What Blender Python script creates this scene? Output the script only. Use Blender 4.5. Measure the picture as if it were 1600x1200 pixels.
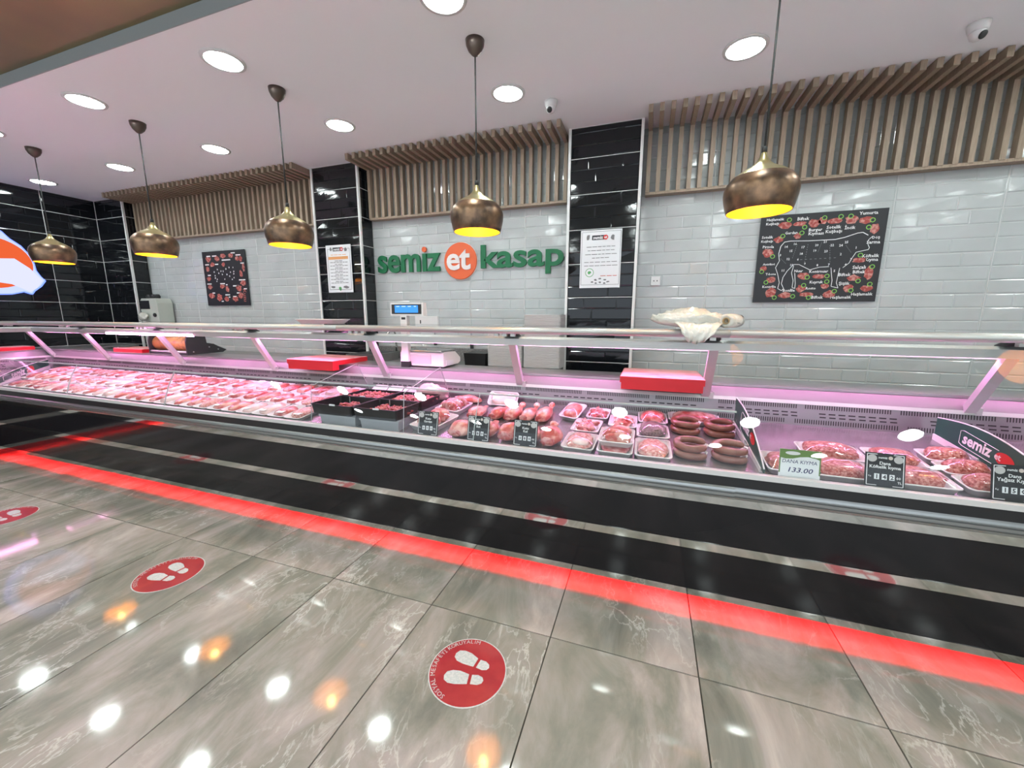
import bpy, math, random
from mathutils import Vector, Matrix, noise
random.seed(7)
for o in list(bpy.data.objects): bpy.data.objects.remove(o)
S = bpy.context.scene
COL = S.collection

# ------------------------------------------------------------------ camera
F, CAMH = 612.45, 1.404
yaw, pitch, roll = math.radians(19.006), math.radians(9.827), math.radians(-0.158)
fw = Vector((-math.sin(yaw)*math.cos(pitch), math.cos(yaw)*math.cos(pitch), -math.sin(pitch)))
rt0 = Vector((math.cos(yaw), math.sin(yaw), 0)); dn0 = fw.cross(rt0)
rt = rt0*math.cos(roll) + dn0*math.sin(roll)
dn = dn0*math.cos(roll) - rt0*math.sin(roll)
CP = Vector((0, 0, CAMH))
cam = bpy.data.cameras.new('camera'); cam.sensor_width = 36; cam.lens = F/1600*36
cam.clip_start = .02; cam.clip_end = 100
camo = bpy.data.objects.new('camera', cam); COL.objects.link(camo)
camo.matrix_world = Matrix(((rt.x, -dn.x, -fw.x, CP.x), (rt.y, -dn.y, -fw.y, CP.y), (rt.z, -dn.z, -fw.z, CP.z), (0, 0, 0, 1)))
S.camera = camo
# pixel of the 1600x1200 photo -> ray -> point on a known surface
def ray(px, py): return rt*(px-800) + dn*(py-600) + fw*F
def at_z(px, py, z): d = ray(px, py); return CP + d*((z-CAMH)/d.z)
def at_y(px, py, y): d = ray(px, py); return CP + d*(y/d.y)
def at_x(px, py, x): d = ray(px, py); return CP + d*(x/d.x)
DECK0, DECKS = .70, .118
def deck_z(y): return DECK0 + DECKS*(y-1.9)
def at_d(px, py, dz=0):
    d = ray(px, py); t = (DECK0 - DECKS*1.9 + dz - CAMH)/(d.z - DECKS*d.y); return CP + d*t

# ------------------------------------------------------------------ world, exposure, large lights
W = bpy.data.worlds.new('ambient_fill'); S.world = W; W.use_nodes = True  # ambient fill added to lift the room, entering by the open front
W.node_tree.nodes['Background'].inputs[0].default_value = (.80, .90, 1.0, 1)
W.node_tree.nodes['Background'].inputs[1].default_value = 1.3
S.view_settings.view_transform = 'Standard'; S.view_settings.look = 'None'
S.view_settings.exposure = 0.40; S.view_settings.gamma = 1.0; S.view_settings.use_curve_mapping = False
try:
    S.cycles.transparent_max_bounces = 24
except Exception: pass
LAMP = 58.0          # ceiling downlight diffuser
PINK = 62.0          # meat case tube
REDL = 100.0          # red plinth strip

# ------------------------------------------------------------------ helpers
def tag(o, label=None, cat=None, group=None, kind=None):
    if label: o['label'] = label
    if cat: o['category'] = cat
    if group: o['group'] = group
    if kind: o['kind'] = kind
    return o
def thing(name, label, cat, loc=(0, 0, 0), rz=0, group=None):
    o = bpy.data.objects.new(name, None); COL.objects.link(o)
    o.empty_display_size = .1; o.location = loc; o.rotation_euler = (0, 0, rz)
    return tag(o, label, cat, group)
class MB:
    def __init__(s): s.v = []; s.f = []
    def add(s, vs, fs):
        n = len(s.v); s.v += [tuple(p) for p in vs]; s.f += [tuple(i+n for i in f) for f in fs]; return s
    def box(s, a, b):
        x0, y0, z0 = a; x1, y1, z1 = b
        return s.add([(x0,y0,z0),(x1,y0,z0),(x1,y1,z0),(x0,y1,z0),(x0,y0,z1),(x1,y0,z1),(x1,y1,z1),(x0,y1,z1)],
                     [(0,3,2,1),(4,5,6,7),(0,1,5,4),(1,2,6,5),(2,3,7,6),(3,0,4,7)])
    def hexa(s, lo, hi):
        return s.add(list(lo)+list(hi), [(0,3,2,1),(4,5,6,7),(0,1,5,4),(1,2,6,5),(2,3,7,6),(3,0,4,7)])
    def prism(s, poly, fn0, fn1):
        n = len(poly)
        vs = [fn0(*p) for p in poly] + [fn1(*p) for p in poly]
        fs = [(i, (i+1) % n, n+(i+1) % n, n+i) for i in range(n)] + [tuple(range(n))[::-1], tuple(range(n, 2*n))]
        return s.add(vs, fs)
    def lathe(s, prof, n=24, c=(0, 0, 0), cap=True):
        vs = []; fs = []
        for r, z in prof:
            for k in range(n):
                a = 2*math.pi*k/n; vs.append((c[0]+r*math.cos(a), c[1]+r*math.sin(a), c[2]+z))
        for j in range(len(prof)-1):
            for k in range(n): fs.append((j*n+k, j*n+(k+1) % n, (j+1)*n+(k+1) % n, (j+1)*n+k))
        if cap: fs.append(tuple(range(n))[::-1]); fs.append(tuple(range((len(prof)-1)*n, len(prof)*n)))
        return s.add(vs, fs)
    def tube(s, pts, r, n=8, cap=True):
        pts = [Vector(p) for p in pts]; rs = r if isinstance(r, (list, tuple)) else [r]*len(pts)
        vs = []; fs = []; up = None
        for i, p in enumerate(pts):
            t = (pts[min(i+1, len(pts)-1)] - pts[max(i-1, 0)]).normalized()
            if up is None: up = Vector((0, 0, 1)) if abs(t.z) < .9 else Vector((1, 0, 0))
            a = t.cross(up).normalized(); b = a.cross(t); up = b
            for k in range(n):
                q = 2*math.pi*k/n; vs.append(p + a*(math.cos(q)*rs[i]) + b*(math.sin(q)*rs[i]))
        for j in range(len(pts)-1):
            for k in range(n): fs.append((j*n+k, j*n+(k+1) % n, (j+1)*n+(k+1) % n, (j+1)*n+k))
        if cap: fs.append(tuple(range(n))[::-1]); fs.append(tuple(range((len(pts)-1)*n, len(pts)*n)))
        return s.add(vs, fs)
    def mesh(s, name, mat, smooth=False):
        me = bpy.data.meshes.new(name); me.from_pydata(s.v, [], s.f); me.materials.append(mat)
        if smooth: me.polygons.foreach_set('use_smooth', [True]*len(me.polygons))
        me.update(); return me
    def build(s, name, mat, parent=None, loc=(0, 0, 0), smooth=False, rot=None, kind=None):
        return place(name, s.mesh(name, mat, smooth), parent, loc, rot, kind)
def place(name, me, parent=None, loc=(0, 0, 0), rot=None, kind=None):
    o = bpy.data.objects.new(name, me); COL.objects.link(o); o.location = loc
    if rot: o.rotation_euler = rot
    if parent: o.parent = parent
    if kind: o['kind'] = kind
    return o
def copy_tree(o, parent=None):
    c = o.copy(); COL.objects.link(c); c.parent = parent
    for ch in list(o.children): copy_tree(ch, c)
    return c
def struct(o): o['kind'] = 'structure'; return o

# text -> flat or extruded geometry in (u, v, w)
TC = {}
def text_geo(body, off=0.0, ext=0.0, res=2):
    key = (body, off, ext, res)
    if key not in TC:
        cu = bpy.data.curves.new('glyphs', 'FONT'); cu.body = body; cu.size = 1; cu.offset = off; cu.extrude = ext; cu.resolution_u = res
        ob = bpy.data.objects.new('glyphs', cu); me = bpy.data.meshes.new_from_object(ob)
        vs = [tuple(v.co) for v in me.vertices]; fs = [tuple(p.vertices) for p in me.polygons]
        bpy.data.objects.remove(ob); bpy.data.meshes.remove(me); bpy.data.curves.remove(cu)
        TC[key] = (vs, fs)
    return TC[key]
def text_to(mb, body, o, u, v, w=None, h=None, off=.012, lift=0.0, n=None, box=False, res=2):
    """centre of the glyph box at o; u, v unit axes; fit width w or height h (or both)"""
    vs, fs = text_geo(body, off, 0, res)
    if not vs: return
    x0 = min(p[0] for p in vs); x1 = max(p[0] for p in vs); y0 = min(p[1] for p in vs); y1 = max(p[1] for p in vs)
    sx = w/(x1-x0) if w else None; sy = h/(y1-y0) if h else None
    sx = sx or sy; sy = sy or sx
    o = Vector(o); u = Vector(u); v = Vector(v); nn = (n or u.cross(v))*lift
    mb.add([o + nn + u*((p[0]-(x0+x1)/2)*sx) + v*((p[1]-(y0+y1)/2)*sy) for p in vs], fs)

# ------------------------------------------------------------------ materials
MAT = {}
def nodes(name):
    m = bpy.data.materials.new(name); m.use_nodes = True; nt = m.node_tree
    return m, nt, nt.nodes['Principled BSDF']
def coords(nt, rnd=True, obj=True):
    tc = nt.nodes.new('ShaderNodeTexCoord'); out = tc.outputs['Object']
    if rnd:
        oi = nt.nodes.new('ShaderNodeObjectInfo'); mu = nt.nodes.new('ShaderNodeVectorMath'); mu.operation = 'MULTIPLY_ADD'
        cb = nt.nodes.new('ShaderNodeCombineXYZ')
        for i in range(3): nt.links.new(oi.outputs['Random'], cb.inputs[i])
        mu.inputs[1].default_value = (37, 53, 19); nt.links.new(cb.outputs[0], mu.inputs[0]); nt.links.new(out, mu.inputs[2]); out = mu.outputs[0]
    return out
def pm(name, col, rough=.5, metal=0, col2=None, scale=20, detail=3, lo=.4, hi=.6, bump=0, bscale=None, coat=0, emis=None, es=0, spec=None, stretch=None, rnd=True, sss=0):
    if name in MAT: return MAT[name]
    m, nt, b = nodes(name)
    b.inputs['Base Color'].default_value = (*col, 1); b.inputs['Roughness'].default_value = rough; b.inputs['Metallic'].default_value = metal
    if coat: b.inputs['Coat Weight'].default_value = coat; b.inputs['Coat Roughness'].default_value = .08
    if spec is not None: b.inputs['Specular IOR Level'].default_value = spec
    if emis: b.inputs['Emission Color'].default_value = (*emis, 1); b.inputs['Emission Strength'].default_value = es
    if sss: b.inputs['Subsurface Weight'].default_value = sss; b.inputs['Subsurface Radius'].default_value = (.02, .008, .006)
    if col2 or bump:
        c = coords(nt, rnd)
        if stretch:
            mp = nt.nodes.new('ShaderNodeMapping'); mp.inputs['Scale'].default_value = stretch; nt.links.new(c, mp.inputs[0]); c = mp.outputs[0]
        n = nt.nodes.new('ShaderNodeTexNoise'); n.inputs['Scale'].default_value = scale; n.inputs['Detail'].default_value = detail; nt.links.new(c, n.inputs[0])
        if col2:
            r = nt.nodes.new('ShaderNodeValToRGB'); r.color_ramp.elements[0].position = lo; r.color_ramp.elements[1].position = hi
            r.color_ramp.elements[0].color = (*col, 1); r.color_ramp.elements[1].color = (*col2, 1)
            nt.links.new(n.outputs[0], r.inputs[0]); nt.links.new(r.outputs[0], b.inputs['Base Color'])
        if bump:
            n2 = n
            if bscale:
                n2 = nt.nodes.new('ShaderNodeTexNoise'); n2.inputs['Scale'].default_value = bscale; nt.links.new(c, n2.inputs[0])
            bp = nt.nodes.new('ShaderNodeBump'); bp.inputs['Strength'].default_value = bump; bp.inputs['Distance'].default_value = .01
            nt.links.new(n2.outputs[0], bp.inputs['Height']); nt.links.new(bp.outputs[0], b.inputs['Normal'])
    MAT[name] = m; return m
def glass(name, tint=(.97, .98, .98), ior=1.45, rough=0.0):
    m, nt, b = nodes(name); nt.nodes.remove(b)
    fr = nt.nodes.new('ShaderNodeFresnel'); fr.inputs[0].default_value = ior
    tr = nt.nodes.new('ShaderNodeBsdfTransparent'); tr.inputs[0].default_value = (*tint, 1)
    gl = nt.nodes.new('ShaderNodeBsdfGlossy'); gl.inputs['Roughness'].default_value = rough
    ge = nt.nodes.new('ShaderNodeNewGeometry'); iv = nt.nodes.new('ShaderNodeMath'); iv.operation = 'SUBTRACT'; iv.inputs[0].default_value = 1; nt.links.new(ge.outputs['Backfacing'], iv.inputs[1])
    ml = nt.nodes.new('ShaderNodeMath'); ml.operation = 'MULTIPLY'; nt.links.new(fr.outputs[0], ml.inputs[0]); nt.links.new(iv.outputs[0], ml.inputs[1])
    mx = nt.nodes.new('ShaderNodeMixShader'); nt.links.new(ml.outputs[0], mx.inputs[0]); nt.links.new(tr.outputs[0], mx.inputs[1]); nt.links.new(gl.outputs[0], mx.inputs[2])
    nt.links.new(mx.outputs[0], nt.nodes['Material Output'].inputs[0]); MAT[name] = m; return m
def emit(name, col, st):
    m, nt, b = nodes(name); nt.nodes.remove(b); e = nt.nodes.new('ShaderNodeEmission'); e.inputs[0].default_value = (*col, 1); e.inputs[1].default_value = st
    nt.links.new(e.outputs[0], nt.nodes['Material Output'].inputs[0]); MAT[name] = m; return m

def marble():
    m, nt, b = nodes('marble_floor'); L = nt.links.new
    c = coords(nt, True)
    mp = nt.nodes.new('ShaderNodeMapping'); mp.inputs['Rotation'].default_value = (0, 0, math.radians(38)); mp.inputs['Scale'].default_value = (1.0, .45, 1); L(c, mp.inputs[0])
    n1 = nt.nodes.new('ShaderNodeTexNoise'); n1.inputs['Scale'].default_value = 3.2; n1.inputs['Detail'].default_value = 9; n1.inputs['Roughness'].default_value = .62; n1.inputs['Distortion'].default_value = .6; L(mp.outputs[0], n1.inputs[0])
    r1 = nt.nodes.new('ShaderNodeValToRGB'); e = r1.color_ramp.elements
    e[0].position = .30; e[0].color = (.155, .147, .125, 1); e[1].position = .72; e[1].color = (.54, .455, .42, 1)
    x = e.new(.46); x.color = (.265, .245, .205, 1); x = e.new(.58); x.color = (.39, .33, .30, 1); L(n1.outputs[0], r1.inputs[0])
    # pale veins: thin bands where a distorted noise crosses its middle
    def vein(scale, dist, width, seed):
        ad = nt.nodes.new('ShaderNodeVectorMath'); ad.inputs[1].default_value = (seed, seed*.7, 0); L(mp.outputs[0], ad.inputs[0])
        n = nt.nodes.new('ShaderNodeTexNoise'); n.inputs['Scale'].default_value = scale; n.inputs['Detail'].default_value = 9; n.inputs['Roughness'].default_value = .58; n.inputs['Distortion'].default_value = dist; L(ad.outputs[0], n.inputs[0])
        s = nt.nodes.new('ShaderNodeMath'); s.operation = 'SUBTRACT'; s.inputs[1].default_value = .5; L(n.outputs[0], s.inputs[0])
        a = nt.nodes.new('ShaderNodeMath'); a.operation = 'ABSOLUTE'; L(s.outputs[0], a.inputs[0])
        r = nt.nodes.new('ShaderNodeMapRange'); r.inputs[1].default_value = 0; r.inputs[2].default_value = width; r.inputs[3].default_value = 1; r.inputs[4].default_value = 0; L(a.outputs[0], r.inputs[0])
        return r.outputs[0]
    v1 = vein(2.6, .55, .010, 3.1); v2 = vein(6.5, .5, .014, 9.7)
    n3 = nt.nodes.new('ShaderNodeTexNoise'); n3.inputs['Scale'].default_value = 1.7; L(c, n3.inputs[0])
    mk = nt.nodes.new('ShaderNodeMapRange'); mk.inputs[1].default_value = .45; mk.inputs[2].default_value = .65; L(n3.outputs[0], mk.inputs[0])
    mx = nt.nodes.new('ShaderNodeMath'); mx.operation = 'MAXIMUM'; L(v1, mx.inputs[0]); L(v2, mx.inputs[1])
    mu = nt.nodes.new('ShaderNodeMath'); mu.operation = 'MULTIPLY'; L(mx.outputs[0], mu.inputs[0]); L(mk.outputs[0], mu.inputs[1])
    m2 = nt.nodes.new('ShaderNodeMath'); m2.operation = 'MULTIPLY'; m2.inputs[1].default_value = .6; L(mu.outputs[0], m2.inputs[0])
    mix = nt.nodes.new('ShaderNodeMix'); mix.data_type = 'RGBA'; L(m2.outputs[0], mix.inputs[0]); L(r1.outputs[0], mix.inputs[6]); mix.inputs[7].default_value = (.70, .65, .60, 1)
    L(mix.outputs[2], b.inputs['Base Color']); b.inputs['Roughness'].default_value = .07; b.inputs['Specular IOR Level'].default_value = .55
    MAT['marble'] = m; return m

M_marble = marble()
M_grout = pm('dark_grout', (.05, .045, .035), .9)
M_white = pm('white_glazed_tile', (.50, .525, .52), .10, rnd=True, col2=(.46, .485, .48), scale=3, bump=.02, bscale=30)
M_black = pm('black_glazed_tile', (.006, .007, .009), .07, bump=.03, bscale=25)
M_wgrout = pm('white_grout', (.62, .62, .60), .8)
M_trim = pm('white_corner_profile', (.72, .72, .70), .35)
M_ceil = pm('ceiling_paint', (.93, .94, .97), .75, col2=(.94, .95, .98), scale=2)
M_fascia = pm('grey_fascia_paint', (.33, .36, .37), .6)
M_gold = pm('bronze_ceiling_panel', (.34, .27, .13), .42, .55, col2=(.20, .18, .12), scale=1.1, lo=.35, hi=.65)
M_wood = pm('oak_slat', (.27, .20, .14), .55, col2=(.37, .285, .21), scale=9, detail=5, stretch=(14, 14, 1.2), lo=.3, hi=.7)
M_blackp = pm('black_front_panel', (.010, .009, .011), .10, spec=.35)
M_chrome = pm('polished_steel', (.62, .62, .60), .06, 1)
M_alu = pm('brushed_aluminium', (.34, .35, .35), .30, .9)
M_satin = pm('satin_aluminium', (.50, .51, .49), .42, .6)
M_rim = pm('pale_rim', (.60, .58, .57), .3, .25)
M_band = pm('black_rubber_band', (.012, .012, .014), .35)
M_steel = pm('stainless_deck', (.42, .41, .42), .26, .8, col2=(.36, .36, .37), scale=6)
M_work = pm('stainless_worktop', (.40, .40, .40), .30, .75, col2=(.34, .34, .34), scale=4)
M_case = pm('case_body', (.05, .05, .055), .5)
M_postm = pm('post_metal', (.50, .48, .49), .35, .3)
M_rear = pm('vented_panel', (.25, .235, .245), .30, .6)
M_rband = pm('rear_band', (.20, .19, .195), .38, .5)
M_slot = pm('dark_slot', (.015, .012, .015), .7)
M_glass = glass('clear_glass')
M_gedge = pm('glass_edge', (.42, .47, .46), .15, 0, spec=.6)
M_acryl = glass('clear_acrylic', (.93, .92, .93), 1.4)
M_film = glass('cling_film', (.97, .97, .97), 1.5, .08)
M_foam = pm('white_foam', (.68, .66, .66), .45)
M_down = emit('downlight_diffuser', (.90, 1.0, .985), LAMP)
M_pink = emit('pink_tube', (1.0, .36, .80), PINK)
M_redl = emit('red_led', (1.0, .012, .015), REDL)
M_bulb = emit('warm_bulb', (1.0, .52, .13), 60)
M_bronze = pm('antique_bronze', (.10, .068, .05), .33, .8, col2=(.36, .215, .125), scale=14, detail=6, lo=.35, hi=.75, bump=.05, bscale=60)
M_brass = pm('brass_neck', (.46, .39, .19), .30, .85)
M_gin = pm('yellow_lining', (.90, .62, .06), .45)
M_cable = pm('dark_cable', (.02, .02, .02), .6)
M_cup = pm('bronze_cup', (.12, .09, .075), .35, .7)
M_whitep = pm('white_plastic', (.72, .71, .70), .4)
M_blackpl = pm('black_plastic', (.012, .012, .013), .4)
M_dgrey = pm('dark_grey_metal', (.045, .047, .05), .45, .3)
M_green = pm('sign_green', (.002, .145, .05), .45)
M_orange = pm('sign_orange', (.78, .13, .035), .4)
M_signw = pm('sign_white', (.82, .76, .74), .4)
M_paper = pm('white_paper', (.74, .75, .76), .6)
M_ink = pm('dark_ink', (.03, .03, .035), .7)
M_greyink = pm('grey_ink', (.18, .18, .18), .7)
M_redink = pm('red_ink', (.55, .16, .13), .7)
M_orangeink = pm('orange_ink', (.70, .33, .12), .6)
M_greenink = pm('green_ink', (.10, .35, .12), .6)
M_postb = pm('poster_black', (.014, .014, .018), .45)
M_whiteink = pm('white_ink', (.80, .80, .80), .6)
M_lime = pm('lime_ink', (.22, .50, .09), .6)
M_meatink = pm('printed_meat', (.36, .055, .045), .6, col2=(.60, .28, .24), scale=55, lo=.45, hi=.65)
M_dashink = pm('dash_ink', (.22, .22, .23), .6)
M_redbd = pm('red_board', (.60, .012, .022), .45)
M_redtop = pm('scraped_red_board', (.52, .10, .10), .55, col2=(.52, .30, .28), scale=5, lo=.25, hi=.62, stretch=(1, 4, 1))
M_divg = pm('divider_green', (.022, .085, .062), .35)
M_divr = pm('divider_red', (.62, .03, .03), .4)
M_stick = pm('floor_sticker_red', (.36, .018, .028), .28, col2=(.42, .03, .035), scale=14)
M_stickw = pm('floor_sticker_white', (.62, .60, .58), .35, col2=(.50, .51, .50), scale=120)
M_lcd = emit('lcd_blue', (.6, .8, 1.0), 1.0)
M_lcdp = emit('lcd_pale', (.07, .33, 1.0), 1.0)
M_tray = pm('black_bin', (.013, .013, .016), .3)
M_greybox = pm('grey_plinth', (.30, .31, .33), .45)
M_cardb = pm('cardboard', (.42, .30, .16), .8)
M_meat = pm('raw_meat', (.42, .055, .06), .30, col2=(.66, .33, .32), scale=28, detail=4, lo=.42, hi=.62, bump=.25, coat=.5, sss=.05)
M_lamb = pm('lamb_meat', (.50, .085, .075), .30, col2=(.72, .38, .33), scale=22, detail=6, lo=.42, hi=.60, bump=.35, bscale=40, coat=.5, stretch=(1, .5, 1), sss=.05)
M_bone = pm('bone_end', (.62, .10, .07), .35, col2=(.78, .60, .52), scale=30, coat=.4)
M_mince = pm('minced_meat', (.36, .055, .045), .42, col2=(.66, .30, .26), scale=90, detail=2, lo=.38, hi=.66, bump=.9, bscale=110, coat=.25)
M_mince2 = pm('pale_minced_meat', (.50, .14, .12), .42, col2=(.74, .46, .42), scale=70, detail=2, lo=.36, hi=.64, bump=.8, bscale=80, coat=.25)
M_chop = pm('chopped_red_meat', (.30, .028, .024), .32, col2=(.55, .19, .17), scale=40, lo=.4, hi=.7, bump=.4, coat=.5)
M_pale = pm('pale_poultry', (.66, .42, .40), .35, col2=(.78, .62, .58), scale=16, lo=.35, hi=.65, bump=.3, coat=.4)
M_liver = pm('dark_tripe', (.13, .075, .085), .35, col2=(.26, .17, .18), scale=110, lo=.4, hi=.6, bump=.9, coat=.5)
M_saus = pm('cured_sausage', (.16, .036, .024), .32, col2=(.27, .085, .058), scale=22, lo=.35, hi=.7, bump=.15, coat=.5)
M_saus2 = pm('pale_cured_sausage', (.20, .075, .058), .35, col2=(.30, .14, .11), scale=18, lo=.35, hi=.7, bump=.15, coat=.4)
M_string = pm('white_string', (.75, .73, .70), .7)
M_bag = pm('crumpled_plastic_bag', (.55, .54, .47), .20, bump=.7, bscale=45, coat=.7, col2=(.68, .66, .60), scale=7)
M_pbag = pm('pink_wrap', (.72, .50, .50), .2, bump=.4, bscale=35, coat=.7)
M_granite = pm('grey_granite', (.13, .13, .125), .3, col2=(.26, .255, .25), scale=140, lo=.45, hi=.6)
M_machine = pm('pale_enamel', (.50, .53, .47), .35)
M_roll = pm('printed_wrap_roll', (.58, .25, .08), .35, col2=(.34, .13, .06), scale=18, lo=.45, hi=.62, coat=.4)
M_litw = emit('lit_sign_white', (.50, .58, 1.0), 1.0)
M_lito = emit('lit_sign_orange', (.85, .13, .04), .8)
M_litb = emit('lit_sign_edge', (.16, .25, 1.0), 1.6)
M_litp = emit('lit_sign_pale', (.68, .70, .98), .9)

# ================================================================== THE ROOM
HC = 2.92; YW = 3.69; YC = 3.50; XL = -7.22; XR = 5.0; YF = 1.67
# floor: grout bed + marble slabs 0.6 x 1.2
fl = struct(MB().box((XL, -4.2, -.03), (XR, YW, -.004)).build('floor', M_grout))
tile_me = {}
def slab(w, l):
    k = (round(w, 3), round(l, 3))
    if k not in tile_me:
        g = .0018; tile_me[k] = MB().hexa([(g, g, -.012), (w-g, g, -.012), (w-g, l-g, -.012), (g, l-g, -.012)], [(g+.001, g+.001, 0), (w-g-.001, g+.001, 0), (w-g-.001, l-g-.001, 0), (g+.001, l-g-.001, 0)]).mesh('floor_tile', M_marble)
    return tile_me[k]
X0T = -1.532; yb = [-4.2, -3.303, -2.103, -.903, .297, 1.497, 2.697, YW]
i0 = math.floor((XL-X0T)/.6); x = XL
edges = [XL] + [X0T+.6*i for i in range(i0+1, 11) if X0T+.6*i < XR-.05] + [XR]
for a, b in zip(edges, edges[1:]):
    for c, d in zip(yb, yb[1:]):
        if d < -2: continue
        place('floor_tile', slab(b-a, d-c), fl, (a, c, 0))
# ceiling with its grey fascia, and the raised bronze ceiling
ce = struct(MB().box((XL, YF, HC), (XR, YW+.1, HC+.35)).build('ceiling', M_ceil))
MB().box((XL, YF-.006, HC), (XR, YF, HC+.075)).build('fascia', M_fascia, ce)
struct(MB().box((XL, -4.2, HC+.07), (XR, YF-.006, HC+.35)).build('ceiling', M_gold))
# walls
wb = struct(MB().box((XL, YW, 0), (XR, YW+.1, HC)).build('wall_back', M_wgrout))
wl = struct(MB().box((XL-.1, -4.2, 0), (XL, YW+.1, HC+.3)).build('wall_left', M_wgrout))
wr = struct(MB().box((XR, -4.2, 0), (XR+.1, YW+.1, HC+.3)).build('wall_right', pm('white_wall_paint', (.62, .62, .60), .7)))
# brick relief tile: three courses of bevelled bricks on one 58 x 28 tile
rel = {}
def relief(w, h, mat, amp, key, full=True):
    k = (round(w, 3), round(h, 3), key)
    if k in rel: return rel[k]
    mb = MB(); g = .0030 if key == 'black' else .0018; rr = random.Random(hash(key) % 97 + 5)
    W0, H0 = .58, .28
    mb.box((g, -.006, g), (w-g, 0, h-g))
    rows = [[0, .25, .73, 1], [0, .37, 1], [0, .60, 1]]
    for r in range(3):
        z0 = H0*r/3; z1 = H0*(r+1)/3
        if z0 > h-.02: break
        z1 = min(z1, h)
        for a, b in zip(rows[2-r], rows[2-r][1:]):
            x0 = max(a*W0, 0); x1 = min(b*W0, w)
            if x1-x0 < .03 or x0 > w-.02: continue
            x0 = max(x0, g); x1 = min(x1, w-g); q0 = max(z0, g); q1 = min(z1, h-g)
            bv = .007; t = [-.006-amp*rr.uniform(.35, 1.0) for _ in range(4)]
            base = [(x0, -.0055, q0), (x1, -.0055, q0), (x1, -.0055, q1), (x0, -.0055, q1)]
            top = [(x0+bv, t[0], q0+bv), (x1-bv, t[1], q0+bv), (x1-bv, t[2], q1-bv), (x0+bv, t[3], q1-bv)]
            mb.add(base+top, [(4, 5, 6, 7), (0, 1, 5, 4), (1, 2, 6, 5), (2, 3, 7, 6), (3, 0, 4, 7)])
    rel[k] = mb.mesh(key + '_tile', mat); return rel[k]
zrows = [.165, .445, .725, 1.005, 1.285, 1.565, 1.845, 2.125, 2.405, 2.685, HC]
def tile_run(parent, xs, y, mat, amp, key, z_from=.7, rot=0, fix=None):
    """xs joint positions; rot 0: wall facing -Y, 90: wall facing +X"""
    for a, b in zip(xs, xs[1:]):
        for c, d in zip(zrows, zrows[1:]):
            if d < z_from: continue
            me = relief(abs(b-a), d-c, mat, amp, key)
            e = .0048
            if rot == 0: place('wall_tile', me, parent, (a, y+e, c))
            elif rot > 0: place('wall_tile', me, parent, (y-e, a, c), (0, 0, math.pi/2))       # faces +X, runs along +Y
            else: place('wall_tile', me, parent, (y+e, b, c), (0, 0, -math.pi/2))               # faces -X
tile_run(wb, [-.13, .431, 1.016, 1.601, 2.187, 2.767, 3.347, 3.927], YW, M_white, .0042, 'white')
tile_run(wb, [-2.855, -2.293, -1.718, -1.143, -.70], YW, M_white, .0042, 'white')
tile_run(wb, [-6.62, -6.29, -5.71, -5.13, -4.55, -3.97, -3.437], YW, M_white, .0042, 'white')
tile_run(wl, [-.58, 0, .58, 1.16, 1.74, 2.405, 2.985, YC], XL, M_black, .0035, 'black', z_from=.7, rot=1)
# three tiled columns with white corner profiles
def column(x0, x1, left=True, right=True):
    c = struct(MB().box((x0, YC, 0), (x1, YW, HC)).build('column', M_wgrout))
    tile_run(c, [x0+.008, x1-.008], YC, M_black, .0035, 'black')
    if right: tile_run(c, [YC+.008, YW], x1, M_black, .0035, 'black', rot=1)
    if left: tile_run(c, [YC+.008, YW], x0, M_black, .0035, 'black', rot=-1)
    for xx in ([x0] if left else []) + ([x1] if right else []):
        MB().box((xx-.011, YC-.013, 0), (xx+.011, YC+.010, HC)).build('corner_profile', M_trim, c)
    return c
column(XL, -6.62, left=False); column(-3.437, -2.855); column(-.701, -.131)
# oak slat canopies under the ceiling
def slat_canopy(x0, x1, n, label):
    t = thing('slat_canopy', label, 'slat canopy', (0, YW, HC), 0, None)
    w = .031
    poly = [(-.40, -.003), (-.40, -.058), (-.095, -.058), (-.095, -.52), (-.045, -.52), (-.045, -.003)]
    me = MB().prism(poly, lambda y, z: (-w/2, y, z), lambda y, z: (w/2, y, z)).mesh('slat', M_wood)
    for i in range(n): place('slat', me, t, (x0 + (x1-x0)*i/(n-1), 0, 0))
    MB().box((x0-w/2, -.090, -.535), (x1+w/2, -.014, -.515)).build('bottom_rail', M_wood, t)
    
slat_canopy(-6.58, -3.49, 41, 'oak slat canopy above the lamb cuts poster')
slat_canopy(-2.80, -.755, 27, 'oak slat canopy above the green and orange shop lettering')
slat_canopy(-.075, 3.85, 52, 'oak slat canopy above the beef cuts poster')

# ================================================================== CEILING FITTINGS
def downlight():
    t = thing('downlight', 'round white recessed downlight glowing in the ceiling', 'ceiling light', (0, 0, HC), 0, 'recessed downlights in two rows')
    MB().lathe([(.098, -.0005), (.118, -.0005), (.116, -.007), (.098, -.009)], 32, cap=False).build('bezel', M_whitep, t, smooth=True)
    MB().lathe([(.002, -.0035), (.099, -.0035), (.099, -.001), (.002, -.001)], 32).build('diffuser', M_down, t)
    return t
d0 = downlight(); first = True
for y, xs in ((1.95, (-6.75, -5.34, -3.92, -2.52, -1.03, .40, 1.85, 3.3)), (2.83, (-6.72, -5.29, -3.88, -2.45, -1.01, .43, 1.87, 3.3))):
    for xx in xs:
        o = d0 if first else copy_tree(d0); first = False; o.location = (xx, y, HC)
for y in (.55, -.3, -1.15, -2.0, -2.85, -3.7):                 # unseen lamps added in the bronze ceiling to brighten the room
    for xx in (-6.0, -4.57, -3.14, -1.71, -.28, 1.15, 2.58, 4.0):
        o = copy_tree(d0); o.location = (xx, y, HC+.07); o['label'] = 'added round white fill lamp in the bronze ceiling, out of view'; o['group'] = 'added fill lamps in the bronze ceiling'
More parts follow.
